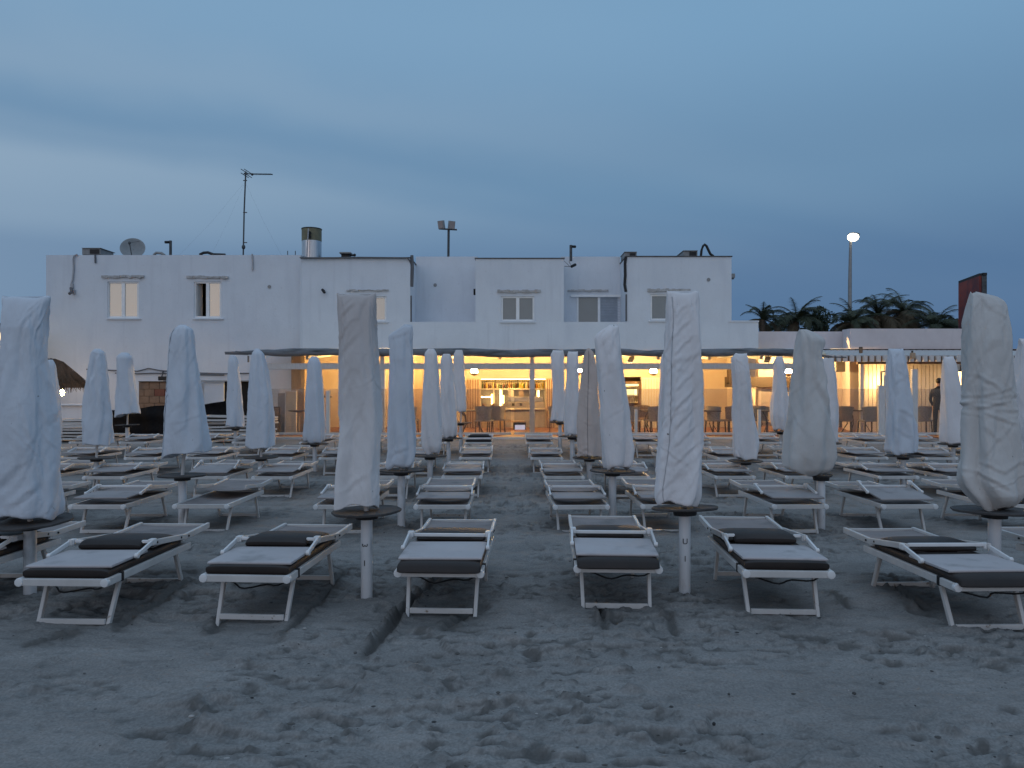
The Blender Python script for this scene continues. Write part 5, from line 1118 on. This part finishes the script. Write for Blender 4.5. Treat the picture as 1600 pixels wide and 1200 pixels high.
g = MB(); g.pbox(255, 594.5, 390, 596, 25.2, .5); W(g, 'head_rail', 'acgrey', o); g = MB(); g.pbox(319, 597, 350, 640, 25.3, .06); W(g, 'hatch_board', 'plaster', o, bevel=.01)
for (a, b) in ((351, 359), (376, 392)): g = MB(); g.pbox(a, 596.2, b, 690, 25.35, .1); W(g, 'dark_door', 'black', o)

# thatched parasol with lantern
TX, TD = PX(80, 21.3), 21.3
o = thing('thatched_parasol', (TX, TD, .1), 'shaggy brown thatched parasol glowing underneath beside the white building', 'parasol')
g = MB(); rt = random.Random(8); n = 60
g.lathe([(.02, 2.35), (.30, 2.22), (.62, 1.92), (.92, 1.60), (.97, 1.50), (.80, 1.56), (.35, 1.95), (.02, 2.2)], n=40)
for k in range(1500):
    a = rt.uniform(0, 2 * math.pi); t = rt.uniform(.05, 1); r0 = .05 + .9 * t; z0 = float(np.interp(r0, [0, .30, .62, .95], [2.36, 2.24, 1.94, 1.58])) + .02
    ln = rt.uniform(.16, .32); sl = .95 if t < .85 else 2.2; aa = a + rt.uniform(-.12, .12); w_ = rt.uniform(.012, .03)
    dr = ln / math.hypot(1, sl); p0 = Vector((r0 * math.cos(a), r0 * math.sin(a), z0)); r1 = r0 + dr; p1 = Vector((r1 * math.cos(aa), r1 * math.sin(aa), z0 - dr * sl)); tn = Vector((-math.sin(a), math.cos(a), 0)) * w_
    g.add([p0 - tn, p0 + tn, p1 + tn * .3, p1 - tn * .3], [(0, 1, 2, 3)])
g.build('thatch', 'thatch', o)
g = MB(); g.tube([(0, 0, -.1), (0, 0, 2.2)], .05, 10); g.build('pole', 'wood', o)
for k in range(8):
    a = k * math.pi / 4; g = MB(); g.bar((.05 * math.cos(a), .05 * math.sin(a), 2.15), (.88 * math.cos(a), .88 * math.sin(a), 1.56), .03, .03); g.build('strut', 'wood', o)
o = root_at('hanging_lantern', P(97, 610, 21.0), 'bright lantern hanging under the thatched parasol rim', 'lantern')
c = P(97, 613, 20.9); g = MB(); g.sphere(c, .07, 10, (.8, .8, 1.3)); W(g, 'bulb', 'bulb_soft', o, smooth=True); g = MB(); g.lathe([(.07, .09), (.03, .14), (.01, .2)], c, 10); W(g, 'cap', 'metal', o)
o = root_at('hanging_lantern', P(92, 590, 23.0), 'lantern glowing between the thatch and the white wall', 'lantern')
c = P(102, 588, 24.6); g = MB(); g.sphere(c, .06, 10); W(g, 'bulb', emat('lantern_glow', (1, .62, .3), 70), o, smooth=True); g = MB(); g.lathe([(.05, .06), (.02, .1), (.01, .16)], c, 10); W(g, 'cap', 'metal', o)
o = root_at('low_bench_wall', P(115, 690, 24.4), 'low white wall behind the pile by the thatched parasol', 'wall')
g = MB(); g.pbox(60, 634, 140, 690, 24.4, .3); W(g, 'body', 'plaster', o, bevel=.02); g = MB(); g.pbox(58, 631.5, 142, 633.9, 24.3, .5); W(g, 'cap', 'plaster', o, bevel=.015)
# kiosk at the picture's left edge
o = root_at('lit_kiosk', P(-30, 690, 24), 'dark roofed kiosk with glowing yellow front at the far left', 'kiosk')
g = MB(); g.pbox(-80, 505, 6, 511, 24, 1.5); W(g, 'roof', 'darkplastic', o, bevel=.02)
g = MB(); g.pbox(-76, 511.1, -70, 690, 24.1, 1.2); g.pbox(0, 551, 3, 690, 24.1, 1.2); W(g, 'corner_post', 'wood', o)
g = MB(); g.pbox(-70, 512, 4.5, 550, 24.4, .1); W(g, 'front_panel', mat('kioskglow', (.6, .42, .12), rough=.6), o)
for y in (526, 541):
    g = MB(); g.sphere(P(1.5, y, 24.2), .14, 10); W(g, 'lamp', emat('kiosklamp', (1, .72, .3), 6), o, smooth=True)

# ------------------------------------------------------------------ low wing on the right
LW = root_at('low_wing', (PX(1400, 25), 25, 0), 'low pinkish white flat building behind the slatted pergola', 'building')
g = MB(); g.pbox(1185, 518, 1316, 640, 26.6, .3); W(g, 'wall', 'plaster_pink', LW)
g = MB(); a = P(1316, 515.5, 26.6); b = P(1328, 513.5, 25.2)
g.add([(a.x, 26.6, a.z), (b.x, 25.2, b.z), (b.x, 25.2, 0), (a.x, 26.6, 0), (a.x + .3, 26.9, a.z), (b.x + .3, 25.5, b.z), (b.x + .3, 25.5, 0), (a.x + .3, 26.9, 0)], [(0, 1, 2, 3), (4, 7, 6, 5), (0, 4, 5, 1), (3, 2, 6, 7), (0, 3, 7, 4), (1, 5, 6, 2)]); W(g, 'wall', 'plaster_pink', LW)
g = MB(); wall_with_holes(g, 1328.2, 513.5, 1508, 690, 25.2, .3, [(1344, 566, 1508, 700)]); W(g, 'wall', 'plaster_pink', LW)
g = MB(); g.pbox(1508, 545, 1700, 690, 25.4, .3); W(g, 'wall', 'plaster_pink', LW)
g = MB(); g.box(PX(1344, 25.5), PX(1700, 25.5), 28.2, 28.4, 0, 3); W(g, 'back_wall', 'plaster_warm', LW)
g = MB(); g.box(PX(1330, 25.5), PX(1508, 25.5), 25.5, 28.2, 2.75, 2.85); W(g, 'ceiling', 'cream', LW)
g = MB(); g.box(PX(1345, 21.9), PX(1680, 21.9), 21.75, 28.2, -.3, .15); W(g, 'terrace_floor', 'tile', LW)
g = MB(); g.pbox(1306, 563, 1321, 581, 24.9, .25); W(g, 'wall_box', 'acgrey', LW, bevel=.02)
# slatted sun roof with white slat ends
SR = root_at('slatted_pergola', (PX(1440, 23.2), 23.2, 0), 'white slatted pergola roof with evenly spaced slat ends', 'pergola')
x = 1290.0; k = 0
while x < 1640:
    g = MB(); X = PX(x, 23.0); wv = 6.6 * 23 / F
    g.bar((X, 23.0, PZ(560, 23.0)), (X, 23.07, PZ(560, 23.0)), wv, .20); g.bar((X + .02, 23.08, PZ(556.2, 23)), (X + .12, 25.1, PZ(556.2, 23) + .27), wv * .95, .05)
    W(g, 'slat', 'whitewood', SR)
    x += 10.4; k += 1
g = MB(); g.add([(PX(1287, 23), 23.09, PZ(556.2, 23) - .06), (PX(1640, 23), 23.09, PZ(556.2, 23) - .06), (PX(1640, 23), 25.08, PZ(556.2, 23) + .21), (PX(1287, 23), 25.08, PZ(556.2, 23) + .21)], [(0, 1, 2, 3)]); W(g, 'under_sheet', 'wood', SR)
g = MB(); g.bar((PX(1287, 23), 23.12, PZ(560.6, 23)), (PX(1640, 23), 23.12, PZ(560.6, 23)), .06, .17); W(g, 'brown_beam', 'wood', SR)
g = MB(); g.bar((PX(1287, 25), 25.12, PZ(546.3, 25)), (PX(1640, 25), 25.12, PZ(546.3, 25)), .05, .05); W(g, 'back_rail', 'brown', SR)
g = MB(); g.bar((PX(1344, 23), 23.2, PZ(567, 23)), (PX(1640, 23), 23.2, PZ(567, 23)), .08, .06); W(g, 'lower_rail', 'wood', SR)
for x in (1346, 1510, 1600):
    g = MB(); g.box(PX(x - 2.5, 23.3), PX(x + 2.5, 23.3), 23.26, 23.38, .1, PZ(567, 23.2)); W(g, 'column', 'whitewood', SR)
for (x, lab, nm) in ((1345, 'rusty small pot on the slatted pergola roof', 'pot'), (1427, 'pale small ornament box on the slatted pergola edge', 'ornament')):
    o = root_at(nm, P(x, 556, 22.9), lab, nm); g = MB(); p = o.location
    if nm == 'pot': p = P(x, 548, 23.9); g.lathe([(.05, -.1), (.065, .06), (.055, .09)], p, 10); W(g, 'body', 'wood', o, smooth=True); g = MB(); g.lathe([(.06, .09), (.06, .12)], p, 10); W(g, 'rim', 'brown', o)
    else: g.pbox(x - 3, 551, x + 4, 560, 22.85, .1); W(g, 'body', 'woodpale', o, bevel=.02); g = MB(); g.pbox(x - 2, 548, x, 551, 22.88, .05); W(g, 'top_knob', 'brown', o)
# vertical slat screen
SS = root_at('slatted_screen', (PX(1412, 24.2), 24.2, 0), 'tall screen of pale upright boards with dark gaps lit from behind', 'screen')
x = 1345.0; rr = random.Random(2)
while x < 1478:
    g = MB(); wv = rr.choice((4.9, 5.2, 5.6)); g.pbox(x, 568 + rr.uniform(-.5, .5), x + wv, 690, 24.2, .03); W(g, 'board', 'board', SS); x += wv + 1.05
g = MB(); g.pbox(1343, 575, 1480, 577, 24.24, .05); g.pbox(1343, 650, 1480, 652, 24.24, .05); W(g, 'cross_rail', 'brown', SS)
g = MB(); g.pbox(1343, 568, 1480, 690, 24.9, .03); W(g, 'back_sheet', 'brown', SS)
lamp(1386, 597, 23.7, .085, 'glowing lamp hanging before the slatted screen', name='hanging_lamp', m='bulb_soft', drop=.3, bowl=False)
o = root_at('glowing_column_lamp', P(1502, 605, 23.6), 'tall glowing cylinder lamp by the beige grey cover', 'lamp')
g = MB(); c = P(1502, 614, 23.6); g.lathe([(.10, 0), (.13, .25), (.13, .55), (.10, .68)], c, 18); W(g, 'shade', emat('shade', (1, .62, .25), 5.5), o, smooth=True); g = MB(); g.lathe([(.11, -.06), (.11, -.002)], c, 14); g.lathe([(.105, .682), (.02, .75)], c, 14); W(g, 'fitting', 'brown', o)
o = root_at('menu_stand', P(1385, 690, 22.6), 'white framed stand with open top before the slatted screen', 'stand')
g = MB(); g.bar(P(1377.5, 690, 22.6), P(1377.5, 581, 22.6), .04, .04); g.bar(P(1391, 690, 22.6), P(1391, 581, 22.6), .04, .04); g.bar(P(1377, 580.5, 22.6), P(1391.5, 580.5, 22.6), .04, .04); W(g, 'frame', 'cablegrey', o); g = MB(); g.pbox(1381, 586, 1390, 688, 22.62, .03); W(g, 'panel', 'whitewood', o)
o = root_at('white_locker', P(1500, 690, 22.8), 'plain white panel behind the wrinkled cover right of the figure', 'panel')
g = MB(); g.pbox(1497, 603, 1511, 690, 22.8, .3); W(g, 'body', 'whitewood', o, bevel=.02); g = MB(); g.pbox(1496.5, 601.5, 1511.5, 602.9, 22.78, .34); W(g, 'cap', 'whitewood', o)
# standing figure
def person(x, D, z0, label):
    o = thing('person', (x, D, z0), label, 'person')
    J = [(0, 0, .92), (0, .01, 1.12), (0, .02, 1.34), (0, .0, 1.45), (0, -.02, 1.53), (0, -.03, 1.63), (0, -.03, 1.70),
         (.09, 0, .86), (.10, -.01, .48), (.10, .02, .08), (.10, -.12, .03), (-.09, 0, .86), (-.11, .0, .48), (-.12, .03, .08), (-.12, -.11, .03),
         (.17, .02, 1.36), (.23, .03, 1.10), (.19, -.10, .90), (.17, -.16, .83), (-.17, .02, 1.36), (-.24, .02, 1.10), (-.22, -.06, .86), (-.21, -.10, .78)]
    Rr = [.15, .145, .155, .07, .06, .085, .075, .10, .07, .05, .04, .10, .07, .05, .04, .07, .05, .038, .035, .07, .05, .038, .035]
    E = [(0, 1), (1, 2), (2, 3), (3, 4), (4, 5), (5, 6), (0, 7), (7, 8), (8, 9), (9, 10), (0, 11), (11, 12), (12, 13), (13, 14), (2, 15), (15, 16), (16, 17), (17, 18), (2, 19), (19, 20), (20, 21), (21, 22)]
    me = bpy.data.meshes.new('body'); me.from_pydata(J, E, []); ob = bpy.data.objects.new('body', me); COL.objects.link(ob)
    sk = ob.modifiers.new('skin', 'SKIN'); ob.modifiers.new('sub', 'SUBSURF').levels = 2
    for i, sv in enumerate(me.skin_vertices[0].data): sv.radius = (Rr[i], Rr[i] * (.72 if i < 3 else 1)); sv.use_root = i == 0
    dg = bpy.context.evaluated_depsgraph_get(); m2 = bpy.data.meshes.new_from_object(ob.evaluated_get(dg)); bpy.data.objects.remove(ob)
    m2.materials.clear(); m2.materials.append(M['cloth_dark']); m2.materials.append(M['skin'])
    for p in m2.polygons:
        p.use_smooth = True; z = p.center.z
        if z > 1.50 or (z < .90 and abs(p.center.x) > .155): p.material_index = 1
    b = bpy.data.objects.new('body', m2); COL.objects.link(b); b.parent = o
    g = MB(); g.sphere((0, -.015, 1.665), .098, 14, (1, 1.05, .95)); g.build('hair', 'hair', o, smooth=True)
    return o
person(PX(1467, 22.6), 22.6, .15, 'dark dressed person standing behind the glass by the slatted screen').rotation_euler.z = 2.4

# red roadside sign tower
o = root_at('sign_tower', P(1515, 513, 36), 'tall dark red advertising sign with orange marks behind the low wing', 'sign')
a0, a1 = P(1497.5, 443, 37.0), P(1530, 429, 35.0); zb = PZ(560, 36)
def quadbox(a, b, z0a, z1a, z0b, z1b, th):
    n = Vector((b.y - a.y, -(b.x - a.x), 0)).normalized() * th
    v = [(a.x, a.y, z0a), (b.x, b.y, z0b), (b.x, b.y, z1b), (a.x, a.y, z1a)]; w_ = [(p[0] - n.x, p[1] - n.y, p[2]) for p in v]
    return v + w_, [(0, 1, 2, 3), (7, 6, 5, 4), (0, 4, 5, 1), (1, 5, 6, 2), (2, 6, 7, 3), (3, 7, 4, 0)]
zt = a1.z
g = MB(); g.add(*quadbox(a0, a1, zb, PZ(443, 37), zb, PZ(431, 35), .1)); W(g, 'panel', 'red', o)
g = MB(); g.box(a1.x + .1, a1.x + .34, 34.95, 35.4, zb, PZ(431, 35)); W(g, 'side_box', 'metal', o, bevel=.02)
g = MB(); g.add(*quadbox(a0 + Vector((0, 0, 0)), a1, PZ(443, 37) + .004, PZ(443, 37) + .12, PZ(431, 35) + .004, PZ(431, 35) + .12, .14)); g.box(a1.x + .15, a1.x + .33, 34.93, 35.3, PZ(431, 35) + .004, PZ(431, 35) + .14); W(g, 'top_trim', 'darkplastic', o)
for (t0, t1, y0, y1) in ((.12, .42, 443.5, 449), (.06, .36, 481, 487)):
    pa, pb = a0.lerp(a1, t0), a0.lerp(a1, t1); n = Vector((a1.y - a0.y, -(a1.x - a0.x), 0)).normalized() * -.05
    if n.y > 0: n = -n
    dzz = (PZ(431, 35) - PZ(443, 37)) / 1
    g = MB(); v, fs = quadbox(pa + n, pb + n, PZ(y1 + 2, 36.6), PZ(y0 + 2, 36.6), PZ(y1 - 2, 36.2), PZ(y0 - 2, 36.2), .02); g.add(v, fs); W(g, 'orange_mark', 'orange', o)
g = MB(); g.box(a1.x - .1, a1.x + .1, 35.2, 35.4, 0, zb); W(g, 'post', 'metal', o)

# street lamp
SLD = 45
o = root_at('street_lamp', (PX(1327, SLD), SLD, 0), 'tall slim street lamp with glowing head above the palms', 'street lamp')
g = MB(); g.tube([P(1327, 690, SLD), P(1328, 440, SLD), P(1329, 374, SLD)], [.14, .11, .075], 10); W(g, 'pole', 'galv', o, smooth=True)
g = MB(); g.tube([P(1329, 375, SLD), P(1330, 367, SLD), P(1338, 364.5, SLD)], .06, 8); W(g, 'arm', 'galv', o, smooth=True)
c = P(1334, 366.5, SLD); g = MB(); g.sphere(c, .36, 16, (1, .8, .35)); W(g, 'housing', 'acgrey', o, smooth=True)
c = P(1333, 370.5, SLD - .1); g = MB(); g.sphere(c, .30, 16, (1.1, .9, .85)); W(g, 'lens', 'street', o, smooth=True)

# ------------------------------------------------------------------ palms and shrubs behind
def palm(px_, py_, D, size, seed, label, dry=.2, nf=26, lop=None):
    rp = random.Random(seed); c = P(px_, py_, D)
    o = thing('palm_tree', (c.x, D, .1), label, 'palm', 'palms behind the low wing')
    h_ = c.z - .1
    g = MB(); pts = [(math.sin(k * .5) * .06, 0, h_ * k / 9) for k in range(10)]; g.tube(pts, [.24 - .008 * k + (.02 if k % 2 else 0) for k in range(10)], 10); g.build('trunk', 'bark', o, smooth=True)
    for mname, lo, hi in (('frond', 0, nf), ('frond_dry', nf, nf + int(nf * dry))):
        g = MB()
        for i in range(lo, hi):
            az = rp.uniform(0, 2 * math.pi) if lop is None or rp.random() < .4 else rp.gauss(lop, .5)
            el = rp.uniform(.25, 1.45) if mname == 'frond' else rp.uniform(-.7, .3); L_ = size * rp.uniform(.8, 1.15); drp = rp.uniform(.6, 1.45)
            p = Vector((0, 0, h_)); d = Vector((math.cos(az) * math.cos(el), math.sin(az) * math.cos(el), math.sin(el))); side = Vector((-math.sin(az), math.cos(az), 0)); pts = [p.copy()]; n = 16
            for k in range(n):
                e2 = el - drp * ((k + 1) / n) ** 1.5 * 1.6; d = Vector((math.cos(az) * math.cos(e2), math.sin(az) * math.cos(e2), math.sin(e2))); p = p + d * (L_ / n); pts.append(p.copy())
            g.tube(pts, [.03 * (1 - .8 * k / n) for k in range(n + 1)], 4, cap=False)
            for k in range(3, n * 3):
                t = k / (n * 3); q = pts[int(t * n)].lerp(pts[min(n, int(t * n) + 1)], t * n - int(t * n)); dd = (pts[min(n, int(t * n) + 1)] - pts[int(t * n)]).normalized()
                ll = size * .26 * math.sin(math.pi * min(1, t * .85 + .12)) * rp.uniform(.75, 1.1)
                for s in (-1, 1):
                    v = (side * s * .8 + dd * .65 + Vector((0, 0, -.35 + rp.uniform(-.25, .2)))).normalized() * ll; w_ = dd * .015
                    g.add([q - w_, q + w_, q + v * .6 + w_ * .7 + Vector((0, 0, -.02)), q + v + Vector((0, 0, -.12 * ll)), q + v * .6 - w_ * .7], [(0, 1, 2, 4), (4, 2, 3)])
        g.build('crown', mname, o)
palm(1192, 500, 44, 1.5, 1, 'small palm at the left, peeping over the terrace wall', nf=22)
palm(1245, 502, 46, 2.1, 2, 'dark green palm left of the round bush', nf=30)
palm(1335, 505, 43, 1.9, 3, 'palm with drooping fronds at the street lamp foot', dry=.8, nf=26)
palm(1372, 493, 46, 2.2, 4, 'ragged palm with dry fronds right of the street lamp', dry=.7, nf=24)
palm(1412, 489, 47, 2.5, 5, 'tallest brownish palm in the middle of the clump', dry=1.0, nf=26)
palm(1462, 512, 45, 2.2, 6, 'low dark palm beside the red sign', nf=26)
def bush(px_, py0, py1, w_px, D, seed, label, m='leaf', n=2600, name='bush'):
    rp = random.Random(seed); X = PX(px_, D); z0, z1 = PZ(py1, D), PZ(py0, D); hw = w_px * D / F / 2
    o = thing(name, (X, D, .1), label, name); g = MB(); lobes = []
    for k in range(9): lobes.append((rp.uniform(-.7, .7) * hw, rp.uniform(-.5, .5) * hw, z0 + (z1 - z0) * rp.uniform(.2, .8), rp.uniform(.25, .45)))
    for k in range(n):
        lx, ly, lz, lr = rp.choice(lobes); v = Vector((rp.gauss(0, 1), rp.gauss(0, 1), rp.gauss(0, 1))).normalized() * rp.uniform(.6, 1.08)
        p = Vector((lx + v.x * lr * hw, ly + v.y * lr * hw, lz + v.z * lr * (z1 - z0) * .55)); p.z -= .1
        a = Vector((rp.gauss(0, 1), rp.gauss(0, 1), rp.gauss(0, 1))).normalized(); b = a.cross(Vector((rp.gauss(0, 1), rp.gauss(0, 1), rp.gauss(0, 1)))).normalized(); s = rp.uniform(.05, .12)
        g.add([p - a * s, p + b * s * .5, p + a * s, p - b * s * .5], [(0, 1, 2, 3)])
    g.build('foliage', m, o)
    g = MB()
    for k in range(4): g.tube([(0, 0, -.1), (rp.uniform(-.3, .3) * hw, 0, z0 * .6), (rp.uniform(-.6, .6) * hw, rp.uniform(-.3, .3), z0 + (z1 - z0) * .4)], [.08, .06, .03], 6)
    g.build('stem', 'bark', o)
bush(1283, 476, 525, 62, 47, 11, 'dense dark round bush between two palms')
bush(1238, 490, 530, 95, 49, 12, 'wide dark hedge bush behind the left palms')
bush(1345, 493, 530, 90, 50, 13, 'wide dark bush behind the street lamp')
bush(1428, 492, 530, 110, 51, 14, 'broad dark bush behind the tallest palm', n=3200)
bush(1470, 497, 530, 70, 52, 15, 'low dark bush beside the red sign')
bush(1585, 562, 640, 34, 24.4, 16, 'olive shrub behind the rightmost parasol cover', m='frond_dry', name='shrub')

# ------------------------------------------------------------------ light
w = bpy.data.worlds.new('World'); scene.world = w; w.use_nodes = True
nt = w.node_tree; nt.nodes.clear(); N, L = nt.nodes, nt.links
SUN_EL, SUN_AZ = R(4), R(200)
out = N.new('ShaderNodeOutputWorld')
sky = N.new('ShaderNodeTexSky'); sky.sky_type = 'NISHITA'; sky.sun_disc = False; sky.sun_elevation = SUN_EL; sky.sun_rotation = SUN_AZ; sky.air_density = 1.3; sky.dust_density = 2.0
bg1 = N.new('ShaderNodeBackground'); L.new(sky.outputs[0], bg1.inputs[0]); bg1.inputs[1].default_value = .008
tc = N.new('ShaderNodeTexCoord'); sp = N.new('ShaderNodeSeparateXYZ'); L.new(tc.outputs['Generated'], sp.inputs[0])
def mth(op, a, b=None, c=None, clamp=False):
    m = N.new('ShaderNodeMath'); m.operation = op; m.use_clamp = clamp
    for i, v in enumerate((a, b, c)):
        if v is None: continue
        if isinstance(v, (int, float)): m.inputs[i].default_value = v
        else: L.new(v, m.inputs[i])
    return m.outputs[0]
def wramp(f, stops, interp='B_SPLINE'):
    r = N.new('ShaderNodeValToRGB'); r.color_ramp.interpolation = interp; e = r.color_ramp.elements
    while len(e) < len(stops): e.new(.5)
    for q, (p, c) in zip(e, stops): q.position = p; q.color = (*c, 1) if not isinstance(c, (int, float)) else (c, c, c, 1)
    L.new(f, r.inputs[0]); return r.outputs[0]
def wmix(f, a, b):
    x = N.new('ShaderNodeMix'); x.data_type = 'RGBA'
    for v, k in ((f, 0), (a, 6), (b, 7)):
        if isinstance(v, tuple): x.inputs[k].default_value = (*v, 1)
        elif isinstance(v, (int, float)): x.inputs[k].default_value = v
        else: L.new(v, x.inputs[k])
    return x.outputs[2]
dx, dy, dz = sp.outputs
zc = mth('MAXIMUM', dz, .06)
px_, py_ = mth('DIVIDE', dx, zc), mth('DIVIDE', dy, zc)
nz = N.new('ShaderNodeTexNoise'); nz.inputs['Scale'].default_value = 3.0; nz.inputs['Detail'].default_value = 4; nz.inputs['Roughness'].default_value = .5
mp = N.new('ShaderNodeMapping'); mp.inputs['Scale'].default_value = (1, 1, 2.2); L.new(tc.outputs['Generated'], mp.inputs[0]); L.new(mp.outputs[0], nz.inputs['Vector'])
wob = mth('MULTIPLY_ADD', nz.outputs['Fac'], 1.1, -.55)
q = mth('ADD', mth('SUBTRACT', mth('MULTIPLY', px_, .53), mth('MULTIPLY', py_, .848)), wob)     # across the cloud bands
s = mth('ADD', mth('MULTIPLY', px_, .848), mth('MULTIPLY', py_, .53))                         # along them
qn = mth('DIVIDE', mth('ADD', q, 6.0), 6.0, clamp=True)
bandf = wramp(qn, [(0, .5), (.2, .82), (.36, .94), (.45, .44), (.50, .2), (.575, .6), (.66, .28), (.8, .10), (1, .06)], 'EASE')
sn = mth('DIVIDE', mth('ADD', s, 1.0), 7.5, clamp=True)
fade = wramp(sn, [(0, 1.0), (.25, .62), (.45, .2), (1, .0)])
base = wramp(dz, [(0, (.066, .150, .298)), (.14, (.074, .163, .316)), (.27, (.125, .245, .402)), (.45, (.172, .328, .51)), (.7, (.31, .45, .64)), (1, (.42, .57, .76))], 'EASE')
front = wmix(mth('MULTIPLY', bandf, fade), base, (.285, .395, .52))
glow = wramp(dz, [(0, (.44, .45, .49)), (.12, (.39, .45, .55)), (.35, (.35, .46, .63)), (1, (.42, .57, .76))], 'EASE')
bk = mth('MULTIPLY_ADD', dy, -1.1, .05, clamp=True)
skyc = wmix(wramp(bk, [(0, 0.0), (1, 1.0)], 'EASE'), front, glow)
bg2 = N.new('ShaderNodeBackground'); L.new(skyc, bg2.inputs[0]); bg2.inputs[1].default_value = 1.0
ad = N.new('ShaderNodeAddShader'); L.new(bg1.outputs[0], ad.inputs[0]); L.new(bg2.outputs[0], ad.inputs[1]); L.new(ad.outputs[0], out.inputs[0])

sd = bpy.data.lights.new('sun', 'SUN'); sd.energy = .13; sd.angle = R(40); sd.color = (1, .88, .86)
so = bpy.data.objects.new('sun', sd); COL.objects.link(so)
so.rotation_euler = Vector((.42, .88, -.26)).to_track_quat('-Z', 'Y').to_euler()

# ------------------------------------------------------------------ camera
cd = bpy.data.cameras.new('camera'); cd.sensor_width = 36; cd.lens = 36 * F / 1600; cd.shift_y = (HZ - 600) / 1600; cd.clip_end = 3000; cd.clip_start = .05
co = bpy.data.objects.new('camera', cd); COL.objects.link(co); co.location = (0, 0, CH); co.rotation_euler = (R(90), 0, 0); scene.camera = co
scene.view_settings.view_transform = 'Standard'; scene.view_settings.look = 'None'; scene.view_settings.exposure = 0
scene.cycles.use_denoising = True
scene.cycles.max_bounces = 8; scene.cycles.transparent_max_bounces = 16; scene.cycles.sample_clamp_indirect = 6
